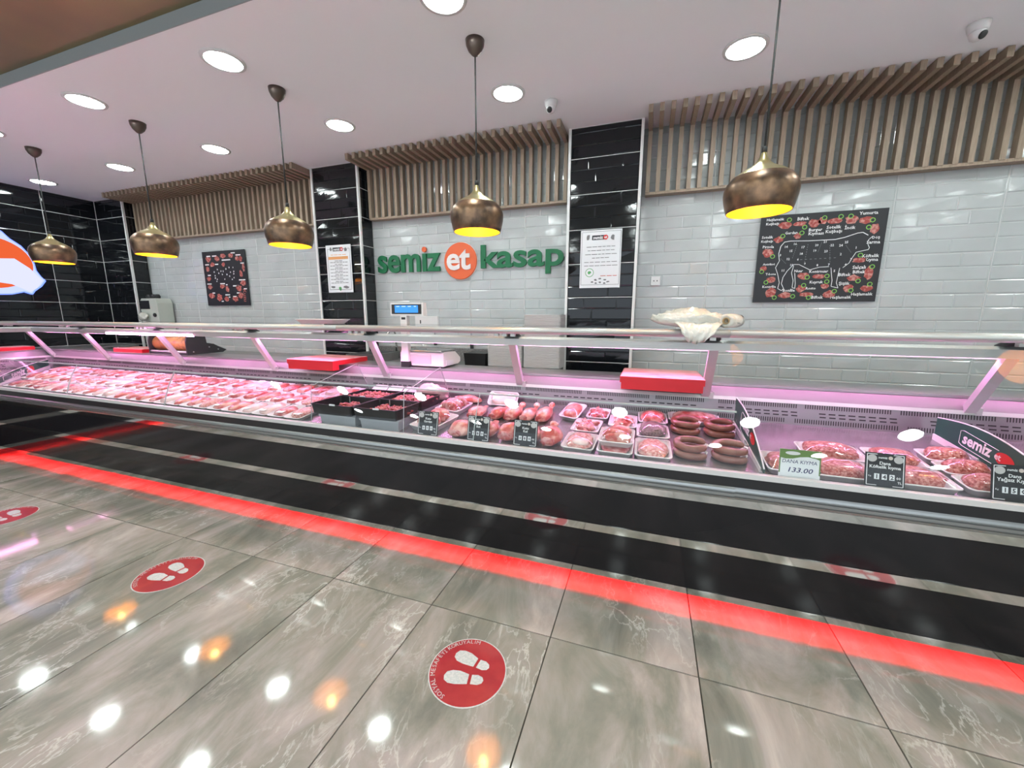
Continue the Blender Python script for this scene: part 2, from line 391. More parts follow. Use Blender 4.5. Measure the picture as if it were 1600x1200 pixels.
def pendant():
    t = thing('pendant_lamp', 'bronze onion-shaped pendant lamp with glowing yellow inside, hanging over the counter', 'pendant lamp', (0, 2.28, 1.9), 0, 'bronze pendant lamps in a row')
    neck = [(.010, .268), (.014, .255), (.019, .240), (.030, .222), (.050, .204), (.075, .190), (.098, .177), (.128, .156)]
    body = [(.128, .156), (.148, .131), (.157, .105), (.158, .085), (.155, .06), (.147, .025), (.139, 0)]
    MB().lathe(neck, 40, cap=False).build('neck', M_brass, t, smooth=True)
    sh = MB().lathe(body + [(.136, 0), (.144, .025), (.151, .06), (.154, .088), (.150, .112)], 40, cap=False).build('shade', M_bronze, t, smooth=True)
    MB().lathe([(.1355, .001), (.1435, .025), (.1505, .06), (.1535, .088), (.1495, .112), (.136, .138), (.112, .16), (.08, .174), (.02, .18), (.001, .18)], 40, cap=False).build('lining', M_gin, sh, smooth=True)
    MB().lathe([(.001, .05), (.018, .054), (.028, .07), (.030, .085), (.024, .108), (.013, .13), (.013, .17)], 20, cap=False).build('bulb', M_bulb, t, smooth=True)
    MB().lathe([(.0115, .264), (.0115, .288), (.006, .292)], 16).build('ferrule', M_cable, t, smooth=True)
    MB().tube([(0, 0, .288), (0, 0, HC-1.9-.06)], .0045, 8).build('cable', M_cable, t, smooth=True)
    MB().lathe([(.006, -.080), (.018, -.073), (.038, -.052), (.050, -.026), (.053, 0)], 28, c=(0, 0, HC-1.9)).build('ceiling_cup', M_cup, t, smooth=True)
    return t
p0 = pendant(); first = True
for xx, wh in ((.467, 'above the mince cases by the beef poster'), (-1.01, 'above the middle case, before the shop lettering'), (-2.48, 'before the column with the orange-headed notice'), (-3.96, 'before the black column beside the pale machine'), (-5.47, 'in front of the black tiled wall and lit sign'), (1.95, 'over the far end of the tall-glass case')):
    o = p0 if first else copy_tree(p0); first = False; o.location = (xx, 2.28, 1.9); o['label'] = 'bronze onion-shaped pendant lamp ' + wh
def dome(px, py, rz, label):
    p = at_z(px, py, HC); t = thing('security_camera', label, 'camera', (p.x, p.y, HC), rz)
    MB().lathe([(.046, 0), (.046, -.012), (.040, -.035), (.036, -.042)], 24).build('base', M_whitep, t, smooth=True)
    b = MB().lathe([(.002, -.082), (.016, -.078), (.028, -.068), (.034, -.05), (.033, -.036)], 20).build('ball', M_whitep, t, smooth=True)
    MB().lathe([(.019, 0), (.019, -.006), (.012, -.008), (.003, -.008)], 16).build('lens', M_blackpl, b, loc=(0, -.024, -.064), rot=(math.radians(-55), 0, 0), smooth=True)
dome(861, 158, math.radians(-8), 'small white dome camera beside the shop-lettering slat canopy')
dome(1530, 37, math.radians(25), 'small white dome camera in front of the long right slat canopy')

# ================================================================== WALL THINGS
U, V = Vector((1, 0, 0)), Vector((0, 0, 1))
def board_on(name, label, cat, a, b, y, mat, th=.006):
    """flat board between pixels a (top left) and b (bottom right) standing on the wall plane y"""
    p = at_y(*a, y); q = at_y(*b, y); t = thing(name, label, cat, ((p.x+q.x)/2, y, q.z))
    MB().box((p.x-(p.x+q.x)/2, 0, 0), (q.x-(p.x+q.x)/2, th, p.z-q.z)).build('board', mat, t)
    return t, p, q
class Print:
    def __init__(s, t, y, lift=.001): s.t = t; s.o = Vector(t.location); s.y = y; s.d = {}; s.lift = lift
    def mb(s, k): return s.d.setdefault(k, MB())
    def loc(s, px, py): p = at_y(px, py, s.y); return Vector((p.x-s.o.x, -s.lift, p.z-s.o.z))
    def text(s, k, body, px, py, w=None, h=None, off=.012, res=1):
        text_to(s.mb(k), body, s.loc(px, py), U, V, w, h, off, res=res)
    def bars(s, k, px, py, w, h=.0045, words=5, seed=0):
        # a line of print too fine to read in the photo: word-long marks
        r = random.Random(seed); c = s.loc(px, py); q = [r.uniform(.6, 1.4) for _ in range(words)]; gap = .18; tot = sum(q)+gap*(words-1); x = c.x-w/2
        for a in q:
            l = w*a/tot; s.mb(k).add([(x, c.y, c.z-h/2), (x+l, c.y, c.z-h/2), (x+l, c.y, c.z+h/2), (x, c.y, c.z+h/2)], [(0, 1, 2, 3)]); x += l + w*gap/tot
    def blob(s, k, c, rx, rz, n=12, seed=0, wob=.15, dy=0):
        r = random.Random(seed); pts = []
        for i in range(n):
            a = 2*math.pi*i/n; q = 1+r.uniform(-wob, wob); pts.append((c.x+math.cos(a)*rx*q, c.y-dy, c.z+math.sin(a)*rz*q))
        if k == 'meat_pictures':
            q = [(a-c.x, b-c.y, d-c.z) for a, b, d in pts]; MB().add(q + [(a, b+.0008, d) for a, b, d in q], [tuple(range(n)), tuple(range(n, 2*n))[::-1]] + [(i, n+i, n+(i+1) % n, (i+1) % n) for i in range(n)]).build('meat_picture', M_meatink, s.t, loc=c)
        else: s.mb(k).add(pts, [tuple(range(n))])
    def line(s, k, pts, w):
        for a, b in zip(pts, pts[1:]):
            d = (b-a).normalized(); nn = Vector((-d.z, 0, d.x))*w/2; s.mb(k).add([a-nn, b-nn, b+nn, a+nn], [(0, 1, 2, 3)])
    def flush(s, mats):
        for k, mb in s.d.items(): mb.build(k, mats[k], s.t, kind='stuff' if k in ('lettering', 'number_discs', 'disc_centres', 'numbers', 'body_text', 'red_line', 'cut_lines', 'emblems') else None)
# --- shop lettering
def islands(vs, fs):
    import collections
    key = {}; rep = []
    for v in vs: rep.append(key.setdefault((round(v[0], 4), round(v[1], 4), round(v[2], 4)), len(key)))
    par = list(range(len(key)))
    def find(a):
        while par[a] != a: par[a] = par[par[a]]; a = par[a]
        return a
    for f in fs:
        for a in f[1:]: par[find(rep[a])] = find(rep[f[0]])
    g = collections.OrderedDict()
    for f in fs: g.setdefault(find(rep[f[0]]), []).append(f)
    out = []
    for fl_ in g.values():
        ids = sorted({i for f in fl_ for i in f}); mp = {i: j for j, i in enumerate(ids)}
        out.append(([vs[i] for i in ids], [tuple(mp[i] for i in f) for f in fl_]))
    return out
def letters(t, body, x0, x1, z0, z1, y, th, off, pick):
    vs, fs = text_geo(body, off, .5, 4); a0 = min(p[0] for p in vs); a1 = max(p[0] for p in vs); b0 = min(p[1] for p in vs); b1 = max(p[1] for p in vs)
    o = Vector(t.location)
    for iv, jf in islands(vs, fs):
        w = [(x0+(p[0]-a0)/(a1-a0)*(x1-x0), y-(p[2]+.5)*th, z0+(p[1]-b0)/(b1-b0)*(z1-z0)) for p in iv]
        c = Vector((sum(p[0] for p in w)/len(w), y, min(p[2] for p in w)))
        MB().add([Vector(p)-c for p in w], jf).build('letter', pick(min(p[2] for p in w)), t, loc=c-o)
t = thing('wall_sign', 'raised green shop lettering with a round orange middle on white tiles', 'sign', (-1.78, YW-.012, 1.76))
letters(t, 'semiz', -2.79, -2.035, 1.852, 2.10, YW-.010, .022, .022, lambda z: M_orange if z > 2.03 else M_green)
letters(t, 'kasap', -1.588, -.766, 1.795, 2.082, YW-.010, .022, .022, lambda z: M_green)
MB().lathe([(.178, 0), (.178, .016), (.174, .019)], 64).build('disc', M_orange, t, loc=(-1.811+1.78, .002, 1.943-1.76), rot=(math.pi/2, 0, 0))
MB().lathe([(.183, 0), (.183, .004)], 64).build('disc_edge', M_signw, t, loc=(-1.811+1.78, .003, 1.943-1.76), rot=(math.pi/2, 0, 0))
letters(t, 'et', -1.955, -1.695, 1.855, 2.05, YW-.030, .012, .025, lambda z: M_signw)

# --- beef poster
t, p, q = board_on('cuts_poster', 'black poster of beef cuts around a white cattle outline on white tiles', 'poster', (1190, 338), (1367, 471), YW-.026, M_postb, .008)
P = Print(t, YW-.026)
Z = lambda x, y: (1160+x/6, 300+y/6)
for s, x, y, w in [('Haşlamalık', 310, 262, .115), ('Kuşbaşı', 282, 302, .085), ('Biftek', 572, 250, .075), ('Burger', 685, 358, .085), ('Kıyması', 690, 392, .095), ('Sotelik', 858, 328, .09), ('Kuşbaşı', 856, 372, .1), ('İncik', 1010, 328, .065), ('Yumurta', 1185, 195, .11),
        ('Gerdan', 458, 383, .082), ('Sotelik', 235, 425, .075), ('Kuşbaşı', 230, 466, .078), ('Pirzola', 243, 515, .075), ('Antrikot', 248, 678, .082), ('T-bone', 265, 770, .07), ('Kontrfile', 250, 888, .092), ('Bonfile', 435, 922, .08), ('Nuar', 527, 740, .056), ('Kontrnuar', 715, 744, .12), ('Kuyruk', 692, 848, .085), ('Rosto', 640, 902, .065), ('Biftek', 700, 986, .075), ('Haşlamalık', 920, 990, .13), ('Şişlik', 953, 860, .068), ('Biftek', 958, 774, .075), ('Haşlamalık', 1118, 960, .13), ('Köftelik', 1202, 597, .1), ('Kıyma', 1210, 637, .078), ('Salçalı', 1093, 708, .08), ('Biftek', 1093, 748, .075), ('Döş', 1253, 428, .045), ('Sarma', 1228, 468, .08)]:
    P.text('lettering', s, *Z(x, y), w=w, off=.02)
for s, x, y in [('16', 497, 487), ('14', 412, 514), ('17', 570, 518), ('15', 457, 553), ('18', 553, 579), ('20', 697, 498), ('21', 775, 466), ('22', 842, 498), ('24', 924, 500), ('25', 976, 470), ('19', 680, 550), ('23', 783, 555), ('1', 1066, 522), ('2', 922, 582), ('13', 350, 592), ('12', 430, 628), ('6', 520, 632), ('10', 462, 684), ('9', 585, 672), ('8', 702, 686), ('7', 810, 682), ('3', 1017, 630), ('4', 966, 680), ('5', 862, 740), ('11', 380, 736)]:
    P.text('lettering', s, *Z(x, y), h=.017, off=.02)
k = 0
for x, y, rx, rz in [(398, 312, .042, .026), (540, 300, .042, .018), (675, 292, .036, .03), (752, 268, .03, .025), (875, 268, .046, .022), (1025, 260, .04, .026), (1160, 262, .04, .026), (1240, 345, .03, .038), (518, 412, .024, .022), (340, 448, .032, .024), (240, 575, .036, .034), (195, 722, .025, .02), (265, 822, .032, .024), (262, 945, .04, .036), (395, 968, .042, .022), (548, 905, .03, .026), (600, 962, .048, .018), (568, 790, .036, .026), (715, 792, .042, .018), (770, 885, .026, .02), (810, 960, .034, .028), (995, 905, .03, .03), (1040, 805, .04, .022), (1158, 905, .036, .024), (1180, 760, .026, .045), (1095, 640, .042, .018)]:
    P.blob('meat_pictures', P.loc(*Z(x, y)), rx, rz, 12, k, .2); k += 1
for x, y in [(440, 262), (583, 330), (770, 242), (924, 230), (1017, 226), (1222, 262), (1184, 330), (557, 384), (378, 414), (282, 605), (180, 748), (220, 848), (297, 990), (470, 978), (618, 990), (573, 875), (607, 800), (792, 788), (790, 840), (860, 930), (1015, 922), (1083, 834), (1193, 864), (1216, 700), (1106, 592)]:
    P.blob('number_discs', P.loc(*Z(x, y)), .0165, .0165, 14, 0, 0, .0006); P.blob('disc_centres', P.loc(*Z(x, y)), .011, .011, 12, 0, 0, .0011)
def pl(*a): return [P.loc(*Z(*p)) for p in a]
P.line('cattle_outline', pl((345, 640), (340, 580), (360, 510), (395, 470), (450, 460), (620, 458), (870, 445), (960, 425), (1080, 385), (1130, 378), (1180, 405)), .005)
P.line('cattle_outline', pl((1220, 415), (1185, 445), (1172, 470), (1180, 500), (1190, 520), (1180, 540), (1130, 550), (1065, 565), (1030, 615), (1000, 665), (940, 710)), .004)
P.line('cattle_outline', pl((350, 640), (310, 710), (330, 770), (345, 850), (330, 905), (365, 925), (385, 905), (365, 860), (380, 800), (420, 740), (480, 680), (530, 680), (630, 730), (720, 705), (810, 700)), .004)
P.line('cattle_outline', pl((480, 690), (460, 760), (475, 830), (465, 895), (490, 905), (495, 860), (490, 760)), .004)
P.line('cattle_outline', pl((830, 710), (835, 780), (840, 830), (830, 885), (895, 900), (880, 850), (895, 780), (912, 712)), .004)
for a, b in [((515, 490), (465, 630)), ((615, 490), (580, 670)), ((745, 470), (705, 570)), ((820, 500), (820, 670)), ((970, 500), (1020, 570)), ((540, 635), (900, 615)), ((360, 625), (410, 675))]:
    n = 8
    for i in range(n):
        A = Vector(a).lerp(Vector(b), i/n); B = Vector(a).lerp(Vector(b), (i+.45)/n); P.line('cut_lines', pl(A, B), .003)
P.flush(dict(lettering=M_whiteink, meat_pictures=M_meatink, number_discs=M_lime, disc_centres=M_ink, cattle_outline=M_whiteink, cut_lines=M_dashink))
# --- lamb poster
t, p, q = board_on('cuts_poster', 'black poster of lamb cuts on white tiles near the pale enamel machine', 'poster', (315, 394), (391, 477), YW-.026, M_postb, .008)
P = Print(t, YW-.026); Z = lambda x, y: (280+x/5.333, 360+y/5.333)
for i, (x, y, w) in enumerate([(243, 217, .07), (292, 214, .08), (390, 246, .15), (446, 187, .07), (490, 204, .085), (233, 287, .07), (312, 283, .06), (525, 272, .06), (525, 412, .11), (253, 447, .08), (252, 375, .055), (362, 444, .085), (397, 453, .03), (475, 462, .11), (552, 486, .055), (289, 522, .05), (495, 521, .06), (405, 537, .085), (420, 556, .03), (464, 551, .06), (364, 591, .04)]): P.bars('lettering', *Z(x, y), w, .014, 1, i)
for x, y in [(318, 325), (348, 340), (390, 320), (415, 308), (367, 340), (330, 358), (292, 347), (300, 377), (303, 397), (360, 368), (398, 367), (318, 407), (315, 425), (428, 348), (455, 342), (455, 362), (421, 382), (458, 393), (443, 408), (381, 407), (448, 308)]:
    P.blob('numbers', P.loc(*Z(x, y)), .009, .011, 6, x, .3)
k = 40
for x, y, rx, rz in [(243, 243, .05, .035), (315, 235, .045, .035), (365, 213, .05, .035), (430, 210, .045, .032), (478, 235, .035, .032), (510, 235, .035, .04), (278, 287, .042, .03), (238, 325, .035, .04), (535, 305, .025, .05), (515, 360, .03, .045), (250, 405, .04, .03), (535, 436, .05, .035), (260, 473, .04, .03), (362, 468, .045, .026), (402, 488, .03, .04), (498, 480, .05, .04), (273, 547, .05, .04), (340, 558, .05, .05), (395, 570, .045, .03), (470, 572, .05, .035), (515, 540, .045, .04), (368, 285, .03, .03)]:
    P.blob('meat_pictures', P.loc(*Z(x, y)), rx*.95, rz*.9, 11, k, .25); k += 1
text_to(P.mb('side_title'), 'Kuzu', P.loc(*Z(550, 542)), Vector((0, 0, -1)), Vector((1, 0, 0)), w=.15, off=0)
P.flush(dict(lettering=M_whiteink, meat_pictures=M_meatink, numbers=M_whiteink, side_title=M_redink))

# --- framed notices on the columns
def logo_small(P, px, py, w):
    c = P.loc(px, py); h = w*.27
    P.mb('logo_plate').add([(c.x-w/2, c.y, c.z-h/2), (c.x+w*.28, c.y, c.z-h/2), (c.x+w*.28, c.y, c.z+h/2), (c.x-w/2, c.y, c.z+h/2)], [(0, 1, 2, 3)])
    P.blob('logo_disc', Vector((c.x+w*.33, c.y-.0003, c.z)), h*.55, h*.55, 16, 0, 0)
    text_to(P.mb('logo_text'), 'semiz', (c.x-w*.13, c.y-.0006, c.z), U, V, w=w*.6, off=.03, res=1)
    text_to(P.mb('logo_text'), 'et', (c.x+w*.33, c.y-.0008, c.z), U, V, w=h*.7, off=.03, res=1)
def frame_lines(P, a, b, w):
    A = P.loc(*a); B = P.loc(*b); y = A.y
    q = [Vector((A.x, y, A.z)), Vector((B.x, y, A.z)), Vector((B.x, y, B.z)), Vector((A.x, y, B.z)), Vector((A.x, y, A.z))]
    P.line('frame_line', q, w)
t, p, q = board_on('wall_notice', 'white printed notice with a green stamp on the column right of the lettering', 'notice', (908, 361), (968, 449), YC-.022, M_paper)
P = Print(t, YC-.022); Z = lambda x, y: (880+x/7.5, 330+y/7.5)
frame_lines(P, (910, 363.5), (966.5, 444), .003); logo_small(P, 938, 371, .135)
for x in (296, 582): P.blob('emblems', P.loc(*Z(x, 310)), .014, .022, 8, x, .3)
for i, (x, y, w) in enumerate([(440, 415, .235), (442, 458, .22), (440, 503, .26), (436, 546, .14), (435, 595, .27), (437, 637, .275)]): P.bars('body_text', *Z(x, y), w, .005, 6 if w > .2 else 4, i)
P.bars('red_line', *Z(530, 755), .135, .006, 3, 9)
c = P.loc(*Z(308, 722)); P.blob('stamp', c, .036, .036, 20, 0, 0); P.blob('stamp_centre', c+Vector((0, -.0003, 0)), .031, .031, 20, 0, 0)
P.blob('stamp_text', c+Vector((0, -.0006, 0)), .014, .012, 7, 5, .3)
for x, y in [(340, 830), (378, 805), (430, 790), (485, 803), (522, 825), (380, 845), (430, 835), (480, 842)]: P.blob('emblems', P.loc(*Z(x, y)), .012, .007, 8, x+y, .3)
P.flush(dict(frame_line=M_greyink, logo_plate=M_ink, logo_disc=M_divr, logo_text=M_whiteink, emblems=M_greyink, body_text=M_greyink, red_line=M_redink, stamp=M_greenink, stamp_centre=M_paper, stamp_text=M_greenink))
t, p, q = board_on('wall_notice', 'white printed notice with an orange heading bar on the column left of the lettering', 'notice', (508.5, 384), (552, 456.5), YC-.022, M_paper)
P = Print(t, YC-.022); Z = lambda x, y: (280+x/5.333, 360+y/5.333)
frame_lines(P, (511.5, 390), (550, 452), .004); logo_small(P, 528, 389.5, .14)
for x in (1262, 1386): P.blob('emblems', P.loc(*Z(x, 158)), .015, .022, 8, x, .3)
P.bars('red_line', *Z(1325, 203), .2, .006, 4, 3)
A = P.loc(*Z(1243, 222)); B = P.loc(*Z(1408, 237)); P.mb('heading_bar').add([(A.x, A.y, B.z), (B.x, A.y, B.z), (B.x, A.y, A.z), (A.x, A.y, A.z)], [(0, 1, 2, 3)])
for i in range(7):
    P.bars('body_text', *Z(1328+i*1.5, 254+i*28.5), .10, .006, 2, i)
    P.bars('body_text', *Z(1330+i*1.5, 266+i*28.5), .23, .006, 6, i+20)
for x in (1285, 1395): P.blob('emblems', P.loc(*Z(x, 473)), .035, .014, 8, x, .3)
P.blob('stamp', P.loc(*Z(1344, 486)), .02, .022, 9, 3, .25)
P.flush(dict(frame_line=M_greyink, logo_plate=M_ink, logo_disc=M_divr, logo_text=M_whiteink, emblems=M_greyink, body_text=M_greyink, red_line=M_orangeink, heading_bar=M_orangeink, stamp=M_greenink))
# --- sockets
def socket(a, b, label, holes):
    p = at_y(*a, YW-.012); q = at_y(*b, YW-.012); c = (p+q)/2; w = abs(q.x-p.x)/2; h = abs(p.z-q.z)/2
    t = thing('wall_socket', label, 'socket', (c.x, YW-.006, c.z-h))
    MB().hexa([(-w, 0, 0), (w, 0, 0), (w, 0, 2*h), (-w, 0, 2*h)], [(-w*.93, -.016, h*.07), (w*.93, -.016, h*.07), (w*.93, -.016, h*1.93), (-w*.93, -.016, h*1.93)]).build('plate', M_whitep, t)
    for hx, hw, hh in holes: MB().box((hx-hw, -.018, h-hh), (hx+hw, -.0155, h+hh)).build('hole', M_blackpl, t)
socket((1017, 432), (1031, 446), 'small white socket plate on white tiles beside the beef poster', [(-.012, .004, .005), (.014, .004, .005)])
socket((648, 494), (686, 512), 'wide white switch plate on white tiles behind the scale display', [(-.07, .006, .018)])

# --- illuminated sign on the left wall (drawing on it left out)
t = thing('illuminated_sign', 'blue-edged lit wall sign with an orange oval on black tiles', 'sign', (XL+.012, 2.42, 1.60))
def sgn(pts, x0, x1, name, mat, parent):
    return MB().prism(pts, lambda y, z: (x0, y, z), lambda y, z: (x1, y, z)).build(name, mat, parent)
oval = [(.40*math.cos(2*math.pi*i/40)-.0, .38+.34*math.sin(2*math.pi*i/40)) for i in range(40)]
outl = [(.26, .075), (.32, .05), (.345, .09), (.41, .15), (.455, .22), (.42, .27), (.39, .34), (.385, .42), (.36, .52), (.30, .62), (.22, .69), (.17, .76), (.10, .81), (0, .83), (-.2, .8), (-.36, .6), (-.42, .4), (-.36, .18), (-.2, .05), (0, .03), (.15, .04)]
gl = lambda k: [((y-.02)*k+.02, (z-.42)*k+.42) for y, z in outl]
sgn(outl, 0, .05, 'casing', M_litb, t); sgn(gl(.965), .04, .056, 'face', M_litw, t)
sgn([(y*.86+.02, (z-.38)*.86+.40) for y, z in oval], .05, .060, 'orange_oval', M_lito, t)
sgn([(-.3, .30), (.05, .44), (.22, .46), (.33, .36), (.42, .22), (.36, .13), (.30, .08), (.16, .16), (-.1, .2)], .055, .064, 'pale_band', M_litp, t)

# ================================================================== MEAT CASES
YFP = 1.87
XM = -6.0                                         # inner corner of the L
def mitre(p): return XM - (p-YFP)
class Run:                                        # maps (s, p, z) to the world; the straight run and the leg along the left wall
    def __init__(s, leg): s.leg = leg
    def __call__(s, a, p, z): return Vector((XM-(p-YFP), a, z)) if s.leg else Vector((a, p, z))
def extrude(run, poly, s0, s1, o):
    f0 = s0 if callable(s0) else (lambda p: s0); f1 = s1 if callable(s1) else (lambda p: s1)
    mb = MB().prism(poly, lambda p, z: run(f0(p), p, z)-o, lambda p, z: run(f1(p), p, z)-o)
    return mb
def rect(p0, p1, z0, z1): return [(p0, z0), (p1, z0), (p1, z1), (p0, z1)]
GPROF = [(1.885, .725), (1.905, .80), (1.935, .88), (1.985, .975), (2.045, 1.055), (2.12, 1.135), (2.20, 1.205), (2.305, 1.288)]
def gpoly(n, th=.006):
    pr = GPROF[:n]; return pr + [(p+th, z-.003) for p, z in pr[::-1]]
def case(label, s0, s1, leg=False, full=False, posts=(), panes=(), tubes=(), m0=None, m1=None, bump_in=0):
    run = Run(leg); a0 = m0 or (lambda p: s0); a1 = m1 or (lambda p: s1)
    o = run((s0+s1)/2, 2.2, 0)
    t = thing('meat_display_case', label, 'display case', o, 0)
    def part(name, poly, mat, par=None, e0=None, e1=None, sm=False):
        return extrude(run, poly, e0 or a0, e1 or a1, o).build(name, mat, par or t, smooth=sm)
    part('plinth', rect(2.06, 2.85, .0, .13), M_case)
    body = part('body', [(1.892, .125), (2.93, .125), (2.93, .984), (2.68, .984), (2.655, .90), (2.63, .775), (1.892, .685)], M_case)
    part('kick_strip', rect(YFP-.003, YFP+.010, .09, .1225), M_chrome)
    part('led_channel', rect(YFP+.010, 2.05, .1225, .128), M_band)
    part('red_light_strip', rect(YFP+.012, YFP+.030, .1165, .1222), M_redl)
    part('front_panel', rect(YFP, YFP+.02, .1225, .332), M_blackp)
    part('chrome_strip', rect(YFP-.004, YFP+.010, .332, .371), M_chrome)
    part('front_panel', rect(YFP, YFP+.02, .371, .568), M_blackp)
    part('chrome_strip', rect(YFP-.004, YFP+.010, .568, .603), M_chrome)
    b = bump_in
    part('bumper', [(YFP+.012, .603), (YFP-.014+b, .605), (YFP-.016+b, .614), (YFP-.010+b, .617), (YFP-.010+b, .621), (YFP-.016+b, .624), (YFP-.016+b, .632), (YFP-.008+b, .635), (YFP-.008+b, .639), (YFP-.013+b, .642), (YFP-.010+b, .652), (YFP-.002, .660), (YFP+.012, .660)], M_alu)
    part('black_band', rect(YFP-.004, YFP+.02, .660, .706), M_band)
    part('rim', [(YFP-.010, .706), (YFP+.034, .700), (YFP+.034, .724), (YFP+.004, .731), (YFP-.008, .728)], M_rim)
    # deck in plates
    js = [s0] + [q for q in panes if s0 < q < s1] + [s1]
    for i, (u, w) in enumerate(zip(js, js[1:])):
        e0 = a0 if i == 0 else (lambda p, u=u: u+.002); e1 = a1 if i == len(js)-2 else (lambda p, w=w: w-.002)
        part('deck_plate', [(1.896, deck_z(1.896)-.008), (2.625, deck_z(2.625)-.008), (2.625, deck_z(2.625)), (1.896, deck_z(1.896))], M_steel, e0=e0, e1=e1)
    part('vented_panel', [(2.622, .772), (2.636, .772), (2.658, .908), (2.644, .908)], M_rear)
    lo = (m0(2.63) if m0 else s0)+.03; hi = (m1(2.63) if m1 else s1)-.03
    mb = MB()
    def slot(a, b, f0, f1):
        def P_(s_, f): return run(s_, 2.622+.022*f-.0012, .772+.136*f) - o
        mb.add([P_(a, f0), P_(b, f0), P_(b, f1), P_(a, f1)], [(0, 1, 2, 3)])
    a = lo
    while a < hi-.02:
        i = int((a-lo)/.0115)
        if i % 38 not in (35, 36, 37): slot(a, a+.005, .80, .97)
        if i % 46 not in (30, 31, 32, 33): slot(a, a+.005, .18, .36)
        if i % 4 == 0 and i % 44 < 36: slot(a, a+.032, .60, .65); slot(a+.004, a+.034, .46, .51)
        a += .0115
    mb.build('vent_slots', M_slot, t, kind='stuff')
    part('rear_lip', [(2.640, .906), (2.668, .906), (2.668, .926), (2.646, .926)], M_satin)
    part('rear_band', [(2.660, .924), (2.690, .984), (2.676, .986), (2.646, .926)], M_rband)
    # posts
    for q in posts:
        e = MB(); w = .024
        P0 = [(2.640, .915), (2.672, .925), (2.488, 1.232), (2.456, 1.222)]
        e.prism(P0, lambda p, z, q=q: run(q-w, p, z)-o, lambda p, z, q=q: run(q+w, p, z)-o); pp = e.build('post', M_postm, t)
        e = MB(); e.prism(rect(2.634, 2.68, .905, .945), lambda p, z, q=q: run(q+.020, p, z)-o, lambda p, z, q=q: run(q+.044, p, z)-o); e.build('bracket', M_satin, pp)
    # canopy: front tube, rear rail, glass shelf, clamps
    ta = [(2.325+.030*math.cos(k*math.pi/6), 1.316+.021*math.sin(k*math.pi/6)) for k in range(12)]
    part('canopy_tube', ta, M_satin, sm=True)
    part('canopy_rail', [(2.446, 1.216), (2.506, 1.216), (2.506, 1.262), (2.470, 1.272), (2.446, 1.258)], M_satin)
    part('canopy_shelf', rect(2.335, 2.66, 1.334, 1.342), M_glass)
    for q in posts:
        q = min(q, s1-.07)
        e = MB(); e.prism([(2.335, 1.312), (2.48, 1.268), (2.50, 1.255), (2.50, 1.275), (2.36, 1.334), (2.335, 1.334)], lambda p, z, q=q: run(q-.05, p, z)-o, lambda p, z, q=q: run(q+.05, p, z)-o); cl = e.build('clamp', M_dgrey, t)
        for k in (-.075, -.02, .035): MB().prism(rect(2.330, 2.352, 1.278, 1.300), lambda p, z, q=q, k=k: run(q+k, p, z)-o, lambda p, z, q=q, k=k: run(q+k+.03, p, z)-o).build('hinge', M_satin, cl)
    for u, w, zz in tubes:
        if zz > 1.23: MB().prism([(2.506, 1.250), (2.506, 1.262), (2.556, 1.262), (2.556, 1.206), (2.552, 1.206), (2.552, 1.250)], lambda p, z, u=u: run(u-.02, p, z)-o, lambda p, z, w=w: run(w+.02, p, z)-o).build('light_shield', M_satin, t)  # unseen shield added to keep pink spill off wall and ceiling
        mb = MB().tube([run(u, 2.452 if zz < 1.23 else 2.526, zz)-o, run(w, 2.452 if zz < 1.23 else 2.526, zz)-o], .012, 10); mb.build('light_tube', M_pink, t, smooth=True)
    # glass
    for i, (u, w) in enumerate(zip(js, js[1:])):
        e0 = a0 if i == 0 else (lambda p, u=u: u+.002); e1 = a1 if i == len(js)-2 else (lambda p, w=w: w-.002)
        n = 8 if full else 4
        g = part('front_glass', gpoly(n), M_glass, e0=e0, e1=e1)
        pe, ze = GPROF[n-1]
        if not full: part('glass_top_edge', rect(pe-.002, pe+.009, ze-.004, ze+.003), M_gedge, g, e0=e0, e1=e1)
        if i < len(js)-2:
            e = MB(); pr = GPROF[:n]
            e.prism([(p-.001, z) for p, z in pr] + [(p+.007, z) for p, z in pr[::-1]], lambda p, z, w=w: run(w-.0025, p, z)-o, lambda p, z, w=w: run(w+.0005, p, z)-o); e.build('glass_seam', M_gedge, g)
    return t
case('long meat case with low front glass, from the corner to the black bins', -6.0, -2.145, posts=(-6.742, -5.66, -4.44, -3.20), panes=(-4.72, -3.443), tubes=((-5.20, -3.92, 1.224), (-6.6, -5.4, 1.236), (-3.75, -2.2, 1.236)), m0=mitre)
case('meat case with low front glass, from the black bins to the sausages', -2.145, .403, posts=(-1.99, -.85, .357), panes=(-.874,), tubes=((-2.1, -.95, 1.236), (-.80, .36, 1.236)))
case('meat case with tall closed front glass and mince trays', .403, 3.6, full=True, posts=(1.60, 2.8), panes=(1.68, 2.96), tubes=((.45, 1.62, 1.236), (1.73, 2.9, 1.236)), bump_in=.007)
case('short meat case turning the corner along the black tiled wall', -1.2, 1.87, leg=True, posts=(1.5, .3), panes=(.6,), tubes=((.8, 2.2, 1.236),), m1=lambda p: p)
# end edge of the tall glass
# continuous worktop behind the cases
wt = thing('worktop', 'long grey stainless worktop behind the meat cases', 'worktop', (-1.5, 2.8, .985))
o = Vector((-1.5, 2.8, .985))
ring = [(3.6, 2.672), (mitre(2.672), 2.672), (mitre(2.672), -1.2), (XL+.03, -1.2), (XL+.03, 3.45), (-6.64, 3.45), (-6.64, 2.95), (3.6, 2.95)]
MB().prism(ring, lambda x, y: Vector((x, y, .986))-o, lambda x, y: Vector((x, y, 1.0))-o).build('top', M_work, wt)
MB().box((-6.55-o.x, 2.935-o.y, .94-.985), (3.6-o.x, 2.95-o.y, .001)).build('rear_edge', M_work, wt)

